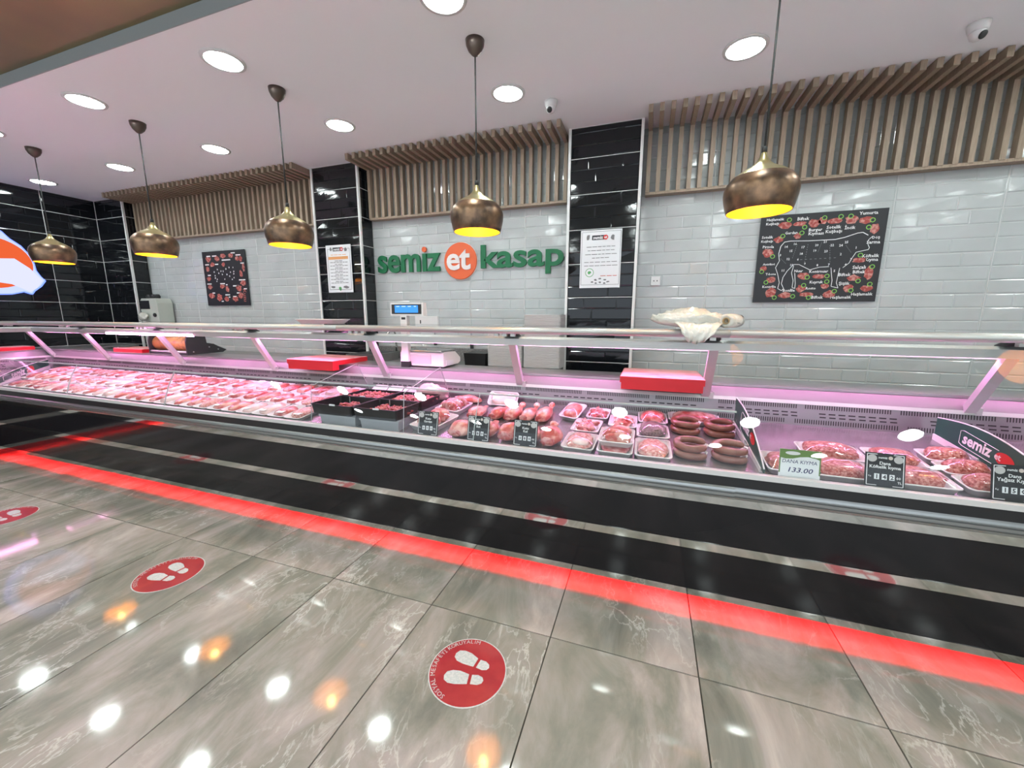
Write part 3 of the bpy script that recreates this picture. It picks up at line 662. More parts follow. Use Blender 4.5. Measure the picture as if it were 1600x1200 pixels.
# ------------------------------------------------------------------ back counters
def back_counter(x0, x1, label, upstand):
    t = thing('back_counter', label, 'counter', ((x0+x1)/2, 3.4, 0)); c = (x0+x1)/2
    MB().box((x0-c, -.28, 0), (x1-c, .272, .90)).build('cabinet', M_dgrey, t)
    MB().box((x0-c, -.31, .90), (x1-c, .272, .945)).build('stone_top', M_granite, t)
    if upstand: MB().box((x0-c, .255, .945), (x1-c, .272, 1.075)).build('upstand', M_granite, t)
back_counter(-2.84, -.72, 'grey granite back counter under the shop lettering', True)
back_counter(-6.60, -3.46, 'grey granite back counter under the lamb poster', False)
# sink and tap
t = thing('sink', 'dark steel sink basin at the granite counter beside the column', 'sink', (-2.66, 3.35, .945))
MB().hexa([(-.15, -.2, 0), (.15, -.2, 0), (.15, .2, 0), (-.15, .2, 0)], [(-.16, -.22, .085), (.16, -.22, .085), (.16, .22, .085), (-.16, .22, .085)]).build('basin', M_work, t)
MB().box((-.13, -.19, .0855), (.13, .19, .088)).build('well', M_dgrey, t)
MB().tube([(.10, .25, 0), (.10, .25, .26), (.10, .22, .30), (.10, .14, .30), (.10, .10, .27)], .011, 10).build('tap', M_chrome, t, smooth=True)

# ================================================================== ON THE WORKTOP
def cutting_board(x0, x1, y0, y1, label, rz=0, lip=True):
    t = thing('cutting_board', label, 'cutting board', ((x0+x1)/2, (y0+y1)/2, 1.0), rz); w = (x1-x0)/2; d = (y1-y0)/2
    b = .006
    MB().hexa([(-w, -d, 0), (w, -d, 0), (w, d, 0), (-w, d, 0)], [(-w, -d, .037), (w, -d, .037), (w, d, .037), (-w, d, .037)]).build('slab', M_redbd, t)
    MB().hexa([(-w+.001, -d+.001, .037), (w-.001, -d+.001, .037), (w-.001, d-.001, .037), (-w+.001, d-.001, .037)], [(-w+b, -d+b, .042), (w-b, -d+b, .042), (w-b, d-b, .042), (-w+b, d-b, .042)]).build('scraped_top', M_redtop, t)
    if lip: MB().box((-w+.008, -d+.004, -.042), (w-.008, -d+.075, 0)).build('front_lip', M_redbd, t)
cutting_board(-2.90, -2.41, 2.52, 2.94, 'thick red cutting board with a scraped top beside the weighing scale')
cutting_board(-.15, .3325, 2.50, 2.90, 'thick red cutting board with a pale scraped top behind the sausages')
cutting_board(-5.66, -5.16, 2.70, 2.94, 'thick red cutting board beside the wrapping paper dispenser', lip=False)
cutting_board(-7.10, -6.85, 2.0, 2.55, 'thick red cutting board on the worktop along the black tiled wall', lip=False)
# weighing scale
t = thing('weighing_scale', 'white weighing scale with a steel pan and blue lit display on a post', 'scale', (-1.69, 2.80, 1.0))
side = [(-.10, .012), (-.10, .115), (-.085, .125), (.10, .118), (.19, .06), (.19, .03), (.15, .012)]
MB().prism(side, lambda y, z: (-.195, y, z), lambda y, z: (.195, y, z)).build('housing', M_whitep, t)
MB().box((-.115, -.104, .030), (.085, -.099, .098)).build('side_panel', pm('scale_panel', (.50, .47, .48), .5), t)
MB().box((-.18, -.08, .005), (.18, .16, .018)).build('underside', M_blackpl, t)
MB().box((.196, -.06, .02), (.199, .06, .055)).build('rating_plate', M_paper, t)
for a in (-.16, .16):
    for b in (-.07, .13): MB().lathe([(.016, 0), (.018, .014)], 12, c=(a, b, 0)).build('foot', M_blackpl, t)
MB().hexa([(-.185, -.11, .128), (.185, -.11, .128), (.185, .12, .128), (-.185, .12, .128)], [(-.18, -.105, .136), (.18, -.105, .136), (.18, .115, .136), (-.18, .115, .136)]).build('pan', M_alu, t)
MB().tube([(-.12, -.02, .136), (-.10, .0, .15), (-.02, .0, .15), (0, -.02, .136)], .004, 6).build('pan_clip', M_alu, t, smooth=True)
MB().box((-.170, -.135, .0), (-.095, -.085, .045)).build('post_foot', M_blackpl, t)
MB().box((-.162, -.130, .045), (-.103, -.090, .41)).build('post', M_whitep, t)
MB().box((-.150, -.132, .375), (-.115, -.130, .393)).build('post_badge', M_ink, t)
d = MB().hexa([(-.25, -.13, .405), (.045, -.13, .405), (.045, -.07, .405), (-.25, -.07, .405)], [(-.25, -.125, .505), (.045, -.125, .505), (.045, -.08, .505), (-.25, -.08, .505)]).build('display', M_whitep, t)
MB().box((-.235, -.134, .418), (.030, -.127, .492)).build('display_bezel', M_blackpl, d)
MB().box((-.205, -.1355, .428), (.005, -.133, .484)).build('screen', M_lcdp, d)
mb = MB()
for a, b in ((-.19, .03), (-.14, .035), (-.085, .03), (-.03, .02)): mb.add([(a, -.1362, .473), (a+b, -.1362, .473), (a+b, -.1362, .479), (a, -.1362, .479)], [(0, 1, 2, 3)])
mb.build('screen_marks', M_lcd, d, kind='stuff')
# wrapping paper dispenser
t = thing('paper_dispenser', 'dark wrapping paper dispenser with an orange printed roll on the worktop', 'dispenser', (-4.74, 2.80, 1.0))
MB().tube([(-.28, 0, .108), (.27, 0, .108)], .075, 24).build('paper_roll', M_roll, t, smooth=True)
for a, b in ((-.30, -.285), (.285, .30)):
    MB().prism([(-.10, .0), (.26, .005), (.30, .03), (.22, .07), (.17, .10), (.10, .115), (.09, .205), (-.085, .20), (-.10, .14)], lambda y, z, a=a: (a, y, z), lambda y, z, b=b: (b, y, z)).build('side_plate', M_dgrey, t)
MB().tube([(-.285, -.085, .028), (.285, -.085, .028)], .012, 10).build('front_bar', M_satin, t, smooth=True)
MB().box((-.285, -.098, .002), (.285, -.07, .014)).build('base_bar', M_dgrey, t)
for y, z in ((-.04, .03), (.12, .07), (.21, .04)): MB().lathe([(.006, 0), (.006, .004)], 10).build('screw', M_satin, t, loc=(.30, y, z), rot=(0, math.pi/2, 0))
# grinding machine at the wall
t = thing('machine', 'pale enamel kitchen machine with a dark panel standing against the white tiles', 'machine', (-6.36, 3.56, .945))
MB().prism([(-.16, 0), (.17, 0), (.18, .36), (.18, .62), (.15, .68), (-.13, .68), (-.17, .64), (-.18, .40)], lambda x, z: (x, -.08, z), lambda x, z: (x, .10, z)).build('body', M_machine, t)
MB().box((-.17, -.085, .54), (.02, -.079, .65)).build('control_panel', M_blackpl, t)
MB().lathe([(.027, 0), (.027, .012), (.022, .016)], 20).build('knob', M_blackpl, t, loc=(.11, -.08, .46), rot=(math.pi/2, 0, 0))
for a, r in ((-.10, .035), (-.01, .04), (.07, .03)): MB().lathe([(r, 0), (r*1.1, .03), (r*.7, .055)], 12, c=(a, 0, .68)).build('top_part', M_blackpl, t, smooth=True)
# crumpled helper meshes
def ico(sub):
    import bmesh
    bm = bmesh.new(); bmesh.ops.create_icosphere(bm, subdivisions=sub, radius=1); bm.verts.ensure_lookup_table()
    vs = [v.co.copy() for v in bm.verts]; fs = [tuple(v.index for v in f.verts) for f in bm.faces]; bm.free(); return vs, fs
ICO = {k: ico(k) for k in (2, 3, 4)}
def lump(sx, sy, sz, seed, amp=.18, freq=1.6, sub=3, flat=.55, sq=2.4):
    vs, fs = ICO[sub]; out = []; off = Vector((seed*3.7, seed*1.3, seed*7.1))
    for v in vs:
        e = (abs(v.x)**sq + abs(v.y)**sq + abs(v.z)**sq)**(-1/sq)
        n = 1 + amp*noise.noise(v*freq+off) + amp*.4*noise.noise(v*freq*3+off)
        z = v.z*e*n
        if z < 0: z *= flat
        out.append(Vector((v.x*e*n*sx, v.y*e*n*sy, (z+flat)*sz/(1+flat))))
    zm = min(p.z for p in out)
    return MB().add([p-Vector((0, 0, zm)) for p in out], fs)
mb = lump(.075, .03, .10, 31, .45, 2.2); mb.build('plastic_bag', M_bag, None, loc=(-6.44, 3.44, 1.33), smooth=True)
tag(bpy.data.objects['plastic_bag'], 'crumpled pale bag hanging at the front of the enamel machine', 'bag')
# foam tray meshes
def rrect(w, l, r, n=4):
    pts = []
    for cx, cy, a0 in ((w/2-r, l/2-r, 0), (-w/2+r, l/2-r, 90), (-w/2+r, -l/2+r, 180), (w/2-r, -l/2+r, 270)):
        for k in range(n+1):
            a = math.radians(a0+90*k/n); pts.append((cx+r*math.cos(a), cy+r*math.sin(a)))
    return pts
def tray_mb(w, l, h, flare=.014, r=.022, th=.005, lip=.007):
    loops = [(rrect(w-2*flare, l-2*flare, r), 0), (rrect(w-.006, l-.006, r), h-.004), (rrect(w, l, r), h-.004), (rrect(w, l, r), h), (rrect(w-2*lip, l-2*lip, r*.9), h), (rrect(w-2*flare-th, l-2*flare-th, r*.8), th)]
    n = len(loops[0][0]); vs = []; fs = []
    for pts, z in loops: vs += [(x, y, z) for x, y in pts]
    for j in range(len(loops)-1):
        for k in range(n): fs.append((j*n+k, j*n+(k+1) % n, (j+1)*n+(k+1) % n, (j+1)*n+k))
    fs.append(tuple(range(n))[::-1]); fs.append(tuple(range((len(loops)-1)*n, len(loops)*n)))
    return MB().add(vs, fs)
def film_mb(w, l, h, bulge, seed):
    n = 8; vs = []; fs = []
    for j in range(n+1):
        for i in range(n+1):
            u = i/n*2-1; v = j/n*2-1; k = (1-abs(u)**3)*(1-abs(v)**3)
            vs.append((u*w*.485, v*l*.485, h+.002+bulge*k*(.8+.4*noise.noise(Vector((u*2+seed, v*2, seed))))))
    for j in range(n):
        for i in range(n): a = j*(n+1)+i; fs.append((a, a+1, a+n+2, a+n+1))
    return MB().add(vs, fs)
# two stacks of empty foam trays on the back counter
me = tray_mb(.33, .24, .020, lip=.005).mesh('foam_tray', pm('stacked_foam', (.74, .72, .71), .5), True)
for xx, n, lab, grp in ((-1.205, 40, 'white foam tray in the lower stack on the granite counter', 'lower stack of foam trays'), (-.865, 50, 'white foam tray in the taller stack beside the black column', 'taller stack of foam trays')):
    w = .30
    for k in range(n):
        o = place('foam_tray', me, None, (xx+random.uniform(-.0003, .0003), 3.40+random.uniform(-.0003, .0003), .9455+.0092*k)); tag(o, lab, 'tray', grp)
t = tag(MB().hexa([(-.10, -.15, 0), (.10, -.15, 0), (.10, .1, 0), (-.10, .1, 0)], [(-.11, -.16, .12), (.11, -.16, .12), (.11, .11, .12), (-.11, .11, .12)]).build('black_crate', M_blackpl, None, (-1.50, 3.45, .945)), 'black plastic crate on the granite counter beside the foam tray stacks', 'crate')
for px, py, h in ((680, 535, .06), (737, 541, .10)):
    p = at_y(px, py, YW-.03); t = thing('hanging_knife', 'black-handled knife hanging on the white tiles behind the weighing scale', 'knife', (p.x, YW-.02, p.z), 0, 'knives hanging behind the scale')
    MB().hexa([(-.014, -.012, -h/2), (.014, -.012, -h/2), (.014, .008, -h/2), (-.014, .008, -h/2)], [(-.020, -.012, h/2), (.010, -.012, h/2), (.010, .008, h/2), (-.020, .008, h/2)]).build('handle', M_blackpl, t)
    MB().prism([(-.014, 0), (.012, 0), (.006, .13), (-.010, .15)], lambda x, z: (x-.004, -.002, h/2+z), lambda x, z: (x-.004, .001, h/2+z)).build('blade', M_alu, t)
# on the canopy: foam tray and bag roll
t = thing('foam_tray', 'single shallow white foam tray lying on the glass canopy shelf', 'tray', (-2.43, 2.47, 1.3425))
tray_mb(.39, .20, .034, .03, .03).build('tray', M_foam, t, smooth=True)
t = thing('bag_roll', 'roll of thin plastic bags lying loose on the canopy shelf', 'bag roll', (.26, 2.42, 1.342))
vs, fs = ICO[4]; out = []
for v in vs:
    n = noise.noise(v*2.2+Vector((5, 1, 2)))*.35 + noise.noise(v*6+Vector((1, 9, 4)))*.28 + abs(noise.noise(v*13))*.25
    x = v.x*.225*(1+.25*n); y = v.y*.075*(1+.6*n); z = max(0, v.z*.5+.5)*.092*(1+.9*n)*(1-.35*max(0, v.x)); y += .0
    out.append((x-.02, y, z))
MB().add(out, fs).build('loose_film', M_bag, t, smooth=True)
mb = MB(); path = [(-.02, .035), (-.07, .030), (-.105, .018), (-.128, .0), (-.136, -.025), (-.134, -.05), (-.131, -.08)]
for k in range(17):                                        # tail hanging over the front tube
    for j, (py_, pz_) in enumerate(path):
        u = k/16; v = j/6; wd = .125*(1-.66*v**1.4); q = Vector((u*4, v*3, 2))
        mb.v.append((.0-.02*v+(u*2-1)*wd+.012*noise.noise(q), py_-.006*math.sin(u*23+v*4)-.004*abs(noise.noise(q*2)), pz_+.010*noise.noise(q*1.7)+(.012*abs(u*2-1) if v > .7 else 0)))
for k in range(16):
    for j in range(6): a = k*7+j; mb.f.append((a, a+7, a+8, a+1))
o = mb.build('hanging_tail', M_bag, t, smooth=True); md = o.modifiers.new('thick', 'SOLIDIFY'); md.thickness = .002
MB().lathe([(.018, -.09), (.036, -.09), (.037, -.05), (.036, .09), (.018, .09), (.018, -.09)], 24, cap=False).build('rolled_bags', M_bag, t, loc=(.165, .0, .040), rot=(math.pi/2, 0, math.radians(-28)), smooth=True)
MB().lathe([(.013, -.092), (.018, -.092), (.018, .092), (.013, .092), (.013, -.092)], 20, cap=False).build('core', M_cardb, t, loc=(.165, .0, .040), rot=(math.pi/2, 0, math.radians(-28)), smooth=True)

# ================================================================== ON THE DECK
SL = math.atan(DECKS)
def put(o, p, rz=0, tilt=SL):
    o.location = p; o.rotation_mode = 'XYZ'
    m = Matrix.Rotation(tilt, 4, 'X') @ Matrix.Rotation(rz, 4, 'Z'); o.rotation_euler = m.to_euler()
    return o
mesh_cache = {}
def cached(key, fn):
    if key not in mesh_cache: mesh_cache[key] = fn()
    return mesh_cache[key]
# --- rows of wrapped trays in the long case
labs = ['foam tray of wrapped meat in the row along the front rim of the long case', 'foam tray of wrapped meat in the middle row of the long case', 'foam tray of wrapped meat in the back row of the long case']
grps = ['wrapped trays along the rim', 'wrapped trays in the middle row', 'wrapped trays in the back row']
wl_, ll_ = .145, .222
trm = tray_mb(wl_, ll_, .026).mesh('tray', M_foam, True)
kinds = [M_meat, M_mince2, M_lamb, M_meat, M_pale, M_lamb]
for row, yc in enumerate((2.037, 2.268, 2.499)):
    i = 0; xx = -2.230
    while xx > mitre(yc)+.20:
        ex = random.uniform(.0, .045)
        p = Vector((xx+random.uniform(-.0012, .0012), yc+random.uniform(-.0025, .0025), 0)); p.z = deck_z(p.y)+.0008+math.sin(ex)*ll_*.44
        t = thing('meat_tray', labs[row], 'meat tray', p, 0, grps[row]); put(t, p, random.uniform(-.022, .022), SL+ex)
        place('tray', trm, t)
        v = random.randrange(8); km = kinds[(i*5+row*2+random.randrange(2)) % 6]
        me = cached(('lm', v, km.name), lambda: lump(wl_*.455, ll_*(.36+.011*v), .040, v+1, .22, 1.8, 2).mesh('meat', km, True))
        place('meat', me, t, (random.uniform(-.004, .004), random.uniform(-.006, .006), .0055))
        if random.random() < .75:
            lm = cached('lab', lambda: MB().box((-.028, -.018, 0), (.028, .018, .0015)).mesh('price_label', M_paper))
            place('price_label', lm, t, (random.uniform(-.02, .02), random.choice((-1, 1))*ll_*.28, .0395), (0, 0, random.uniform(-.2, .2)))
        i += 1; xx -= .150
# --- black bins with chopped meat
def strips(w, l, n, seed, size=1.0):
    r = random.Random(seed); mb = MB(); vs0, fs0 = ICO[2]
    vs, fs = ICO[2]
    for k in range(n):
        a = r.uniform(0, math.pi); ln = r.uniform(.014, .030)*size; th = r.uniform(.006, .010)*size
        c = Vector((r.uniform(-w/2, w/2), r.uniform(-l/2, l/2), 0)); c.z = .012*(1-(2*c.x/w)**2)*(1-(2*c.y/l)**2)+r.uniform(0, .014)
        b = r.uniform(-.5, .5); m = Matrix.Rotation(a, 3, 'Z') @ Matrix.Rotation(b, 3, 'Y')
        bend = r.uniform(-.4, .4)
        mb.add([c + m @ Vector((v.x*ln, v.y*th+bend*th*(v.x**2)*2, v.z*th)) for v in vs], fs)
    return mb
for i, (cx, cy, lab, fill, ox) in enumerate([(-1.905, 2.075, 'black bin with a small heap of chopped meat, beside the wrapped trays and front rim', 70, .05), (-1.570, 2.075, 'black bin of chopped meat at the front, beside the lamb trays', 130, .02), (-1.905, 2.355, 'black bin heaped with chopped meat at the back, beside the wrapped trays', 190, 0), (-1.570, 2.355, 'black bin of chopped meat at the back, beside the lamb trays', 170, .02)]):
    t = thing('meat_bin', lab, 'meat bin', (cx, cy, .7712))
    w, l, h = .328, .272, .068
    tray_mb(w, l, h, .012, .012, .004).build('bin', M_tray, t, smooth=False)
    ww = w*.62 if fill < 100 else w*.80
    strips(ww, l*.74, fill, 11+i).build('chopped_meat', M_chop, t, loc=(ox, .0, .020 if i < 2 else .040), smooth=True)
    MB().box((-.022, -.002, 0), (.022, .001, .010)).build('clip_label', M_paper, t, loc=(.02, -l/2-.001 if i < 2 else -l/2+.006, h-.004))
    MB().box((-.003, -.001, .0), (.003, .001, .05)).build('edge_clip', M_satin, t, loc=(-.07, l/2-.012, .016))
for cx, lab in ((-1.86, 'grey plastic plinth box under the black bins, beside the wrapped trays'), (-1.54, 'grey plastic plinth box under the black bins, beside the lamb trays')):
    t = thing('plinth_box', lab, 'box', (cx, 2.2, .7325))
    z0 = deck_z(2.0)-.7325+.001
    MB().hexa([(-.135, -.245, deck_z(1.955)-.7325), (.135, -.245, deck_z(1.955)-.7325), (.135, .26, deck_z(2.46)-.7325), (-.135, .26, deck_z(2.46)-.7325)], [(-.142, -.252, .0385), (.142, -.252, .0385), (.142, .265, .0385), (-.142, .265, .0385)]).build('box', M_greybox, t)
    MB().box((-.146, -.256, .027), (.146, -.250, .0385)).build('rim', M_greybox, t)
for k, fx in enumerate((-1.995, -1.852, -1.709)):
    p = Vector((fx, 2.555, deck_z(2.555)+.03)); t = thing('foam_tray', 'white foam tray propped against the vented panel behind the black bins', 'tray', p, 0, 'foam trays behind the bins')
    put(t, p, 0, math.radians(28)); tray_mb(.132, .12, .022).build('tray', M_foam, t, smooth=True)
# --- acrylic dividers
for xx, lab in ((-2.088, 'clear acrylic divider between the wrapped trays and black bins'), (-1.372, 'clear acrylic divider between the black bins and lamb trays')):
    t = thing('divider', lab, 'divider', (xx, 2.25, deck_z(2.25)))
    pts = [(1.959, deck_z(1.959)), (1.981, .945), (2.43, 1.045), (2.58, deck_z(2.58))]
    sub = lambda x, y, z: Vector((x, y-2.25, z-deck_z(2.25)))
    pn = MB().prism(pts, lambda y, z: sub(-.002, y, z), lambda y, z: sub(.002, y, z)).build('panel', M_acryl, t)
    for a, b in zip(pts, pts[1:]): MB().tube([sub(0, *a), sub(0, *b)], .0022, 6).build('edge', M_gedge, pn)
# --- green branded dividers
def green_divider(p0, p1, h0, h1, label, text_scale=1.0, flip=False, bulge=.012):
    """base runs from p0 (back) to p1 (front) on the deck"""
    p0 = Vector((p0[0], p0[1], deck_z(p0[1]))); p1 = Vector((p1[0], p1[1], deck_z(p1[1]))); L = (p1-p0).length; d = (p1-p0).normalized()
    side = Vector((d.y, -d.x, 0)).normalized(); 
    t = thing('brand_divider', label, 'divider', (p0+p1)/2); o = (p0+p1)/2; up = Vector((0, 0, 1))
    def pt(s, z, w): return p0 + d*(s*L) + up*z + side*w - o
    n = 14; top = [(k/n, (h0 + (h1-h0)*(k/n)**2.2) + bulge*math.sin(math.pi*k/n)) for k in range(n+1)]
    base = .035
    poly = [(0, base*.8)] + top + [(1, .012)]
    MB().prism(poly, lambda s, z: pt(s, z, -.003), lambda s, z: pt(s, z, .003)).build('panel', M_divg, t)
    e = MB(); e.tube([pt(s, z, 0) for s, z in top], .0035, 6); e.build('edge', M_foam, t)
    e = MB(); e.prism([(0, 0), (.46, 0), (.46, .03), (0, .03)], lambda s, z: pt(s, z, -.009), lambda s, z: pt(s, z, .009)); e.build('foot', M_foam, t)
    e = MB(); e.prism([(.6, 0), (.95, 0), (.95, .02), (.6, .03)], lambda s, z: pt(s, z, -.008), lambda s, z: pt(s, z, .008)); e.build('foot', M_foam, t)
    w = -1 if flip else 1
    hh = (h0+h1)/2
    u = d*w; cz = .42*hh+.035
    def c(s, z): return pt(s, z, w*.0045)
    dz_ = bulge*.6-.007
    tx = MB(); tx_s = .50 if not flip else .46
    text_to(tx, 'semiz', c(.42 if not flip else .62, h0*.50+bulge*.6), u, up - d*(d.z), w=.155*text_scale, off=.03, res=2); tx.build('lettering', M_whiteink, t)
    q = MB(); qc = c(.62 if not flip else .42, h0*.47+bulge*.6); r = .027*text_scale
    q.add([qc + u*(r*1.7*(1 if math.cos(a) > 0 else 1)*math.cos(a) + (.02*text_scale)) + up*(r*math.sin(a)) for a in [2*math.pi*k/24 for k in range(24)]], [tuple(range(24))]); q.build('logo_patch', M_divr, t)
    q = MB(); text_to(q, 'et', qc + side*(w*.0006) - u*(.012*text_scale), u, up, w=r*1.15, off=.02); q.build('logo_text', M_signw, t)
    fr = MB(); A = c(.20, h0*.86); 
    pts = [c(s, z) for s, z in ((.60, h0*.78), (.29, h0*.86), (.26, h0*.80), (.26, h0*.30), (.29, h0*.24), (.58, h0*.18))] if not flip else [c(s, z) for s, z in ((.42, h0*.80), (.86, h0*.78), (.88, h0*.72), (.88, h0*.34), (.86, h0*.28), (.44, h0*.24))]
    fr.tube([p + side*(w*.0002) + up*dz_ for p in pts], .0014, 4); fr.build('logo_frame', M_whiteink, t)
    return t
green_divider((.508, 2.53), (.524, 1.932), .165, .03, 'green branded divider with a rounded top beside the sausages')
green_divider((1.438, 2.57), (1.455, 1.935), .115, .105, 'green branded divider with white lettering beside the three packed mince trays', 1.05, bulge=.045)
green_divider((1.80, 2.55), (1.83, 1.93), .115, .105, 'green branded divider standing beyond the lettered divider', 1.05, bulge=.045)
green_divider((mitre(2.585)-.01, 2.585), (mitre(1.94)+.02, 1.94), .10, .075, 'green branded divider set across the corner of the long case', 1.5, True)
# --- lamb, trays and sausages
def leg(q0, q1, w, h, seed, label, mat=M_lamb, dz=0, group=None, bone=True):
    a = Vector((*q0, deck_z(q0[1])+dz)); b = Vector((*q1, deck_z(q1[1])+dz))
    d = b-a; L = min(d.length, .34); ang = math.atan2(d.y, d.x)-math.pi/2
    t = thing('lamb_joint', label, 'meat', a, 0, group); put(t, a, ang, SL)
    prof = [(0, .30), (.06, .72), (.18, .98), (.32, 1.0), (.48, .86), (.62, .62), (.75, .42), (.86, .30), (.94, .27), (1, .12)]
    vs = []; fs = []; n = 16
    for j, (s, r) in enumerate(prof):
        for k in range(n):
            q = 2*math.pi*k/n; nn = 1+.16*noise.noise(Vector((math.cos(q)*1.5+seed*5, math.sin(q)*1.5, s*4)))
            z = math.sin(q)*h/2*(.45+.55*r)*nn*r; vs.append((math.cos(q)*w/2*r*nn + .010*math.sin(s*3+1), s*L, h/2*(.5+.5*r) + (z if z > 0 else z*.95)))
    zz = min(v[2] for v in vs); vs = [(x, y, z-zz) for x, y, z in vs]
    for j in range(len(prof)-1):
        for k in range(n): fs.append((j*n+k, j*n+(k+1) % n, (j+1)*n+(k+1) % n, (j+1)*n+k))
    fs.append(tuple(range(n))[::-1]); fs.append(tuple(range((len(prof)-1)*n, len(prof)*n)))
    MB().add(vs, fs).build('meat', mat, t, smooth=True)
    cutf = lump(w*.30, .006, h*.55, seed+3, .25, 2, 2); cutf.build('cut_face', M_meat, t, loc=(.0, .006, .012), smooth=True)
    if bone: lump(w*.14+.008, .022, .034, seed+9, .25, 2, 2).build('shank_end', M_bone, t, loc=(.010*math.sin(4), L*.95, h*.22), smooth=True)
    return t
g1 = 'lamb shoulders laid side by side'
leg((-.912, 2.255), (-.872, 2.500), .088, .075, 1, 'lamb shoulder at the end of the row, beside the empty deck plate')
leg((-.810, 2.255), (-.775, 2.515), .100, .085, 2, 'broad lamb shoulder in the middle of the row with a cut red end', group=g1)
leg((-.708, 2.265), (-.678, 2.535), .085, .075, 3, 'narrow lamb shoulder between two broad ones in the row', group=g1)
leg((-.607, 2.275), (-.580, 2.560), .095, .080, 4, 'lamb shoulder at the end of the row beside the small meat trays', group=g1)
leg((-1.052, 2.235), (-1.022, 2.470), .105, .075, 5, 'flat pink lamb joint lying beside the large lamb tray', bone=False)
leg((-1.022, 1.945), (-.995, 2.195), .145, .085, 6, 'wrapped lamb leg beside the second black price tag', bone=False)
leg((-.868, 1.968), (-.850, 2.215), .140, .085, 7, 'wrapped lamb leg between the second and third black price tags', bone=False)
leg((-.722, 1.968), (-.708, 2.225), .138, .095, 8, 'lamb leg behind the third black price tag', bone=False)
leg((-.592, 1.968), (-.585, 2.190), .112, .080, 12, 'small lamb joint just past the third black price tag', bone=False)
leg((-.472, 1.955), (-.490, 2.225), .124, .095, 9, 'large lamb leg with a red shank end beside the small meat trays')
def meat_tray(px, py, w, l, rz, label, mat, seed, dz=0, h=.03, heap=.045, film=True, tilt=None, group=None, extra=None, foam=None, bulge=None):
    # px, py: where the tray stands on the deck (metres)
    p = Vector((px, py, deck_z(py)+dz+.0008))
    if tilt is not None: p.z += math.sin(tilt-SL)*(abs(math.cos(math.radians(rz)))*(l/2-.014)+abs(math.sin(math.radians(rz)))*(w/2-.014))
    t = thing('meat_tray', label, 'meat tray', p, 0, group); put(t, p, math.radians(rz), SL if tilt is None else tilt)
    tray_mb(w, l, h).build('tray', foam or M_foam, t, smooth=True)
    if extra == 'chunks': strips(w*.50, l*.56, 34, seed, 1.5).build('meat', mat, t, loc=(0, 0, h*.55), smooth=True)
    elif extra == 'strips':
        for k in range(4): lump(w*.36, l*.12, heap, seed+k, .25, 1.8, 2).build('meat', mat, t, loc=(random.uniform(-.01, .01), l*(-.27+.18*k), h*.35), smooth=True)
    else: lump(w*.41, l*.41, heap, seed, .16, 1.8, 3).build('meat', mat, t, loc=(0, 0, .006), smooth=True)
    if film: film_mb(w, l, h, bulge or max(.012, heap-h+.016), seed).build('cling_film', M_film, t, smooth=True)
    return t
meat_tray(-1.240, 2.110, .190, .27, -13, 'large foam tray of lamb chops with white bone behind the first black tag', M_lamb, 21, h=.035, heap=.075, extra='strips')
t = meat_tray(-1.245, 2.385, .200, .20, -8, 'large foam tray of red lamb pieces behind the lamb chops', M_meat, 22, h=.035, heap=.07, extra='strips')
meat_tray(-.945, 2.572, .115, .22, 90, 'foam tray of pale wrapped meat tipped up against the vented panel', M_pale, 23, heap=.028, tilt=SL+.72, bulge=.010)
p = at_d(687, 606, .05); o = lump(.125, .046, .115, 41, .30, 1.7, 4).build('plastic_wrapped_meat', M_pbag, None, smooth=True); put(o, Vector((-1.510, 2.556, deck_z(2.556)+.001)), .0); tag(o, 'pale plastic wrapped bundle of meat at the back behind the lamb trays', 'meat')
p = at_d(738, 608, .03); o = lump(.108, .040, .05, 42, .2, 1.7, 3).build('meat_slab', M_lamb, None, smooth=True); put(o, Vector((-1.225, 2.562, deck_z(2.562)+.001)), .0); tag(o, 'flat red slab of meat lying against the vented panel', 'meat')
p = at_d(683, 668, 0); 
meat_tray(-.428, 2.460, .125, .20, -12, 'clear-wrapped tray with one pink cut beside the lamb shanks', M_lamb, 24, heap=.05, tilt=SL+.15)
meat_tray(-.268, 2.480, .135, .18, -3, 'foam tray of red stewing meat in the back row', M_meat, 25, heap=.05, extra='chunks')
meat_tray(-.112, 2.385, .162, .20, 0, 'foam tray of curled lamb trimmings behind the stacked chop trays', M_lamb, 26, heap=.06, extra='chunks')
meat_tray(.055, 2.480, .165, .18, 2, 'foam tray with a single glossy fillet in the back row', M_lamb, 27, heap=.06)
meat_tray(.288, 2.536, .285, .145, 0, 'wide foam tray with a dark red steak behind the sausages', M_meat, 28, heap=.055)
meat_tray(-.310, 2.262, .160, .19, -4, 'foam tray of diced red meat in the middle row', M_meat, 29, heap=.05, extra='chunks')
meat_tray(-.126, 2.035, .178, .20, -1, 'foam tray of brown wrapped meat under the stacked chop tray', M_meat, 30, heap=.026, bulge=.009)
meat_tray(-.126, 2.068, .178, .20, -1, 'foam tray of lamb chops stacked on another tray', M_lamb, 31, dz=.0385, heap=.055, extra='strips')
meat_tray(.055, 2.268, .172, .19, 2, 'foam tray of dark grey tripe in the middle row', M_liver, 32, heap=.065)
t = meat_tray(-.312, 2.040, .172, .21, -3, 'foam tray of pink poultry with white parts along the front', M_mince2, 33, heap=.045)
lump(.045, .03, .03, 51, .2, 1.8, 2).build('white_piece', M_pale, t, loc=(.01, -.05, .03), smooth=True)
meat_tray(.056, 2.045, .176, .22, 1, 'foam tray of pale minced meat along the front beside the sausages', M_mince2, 34, heap=.045)
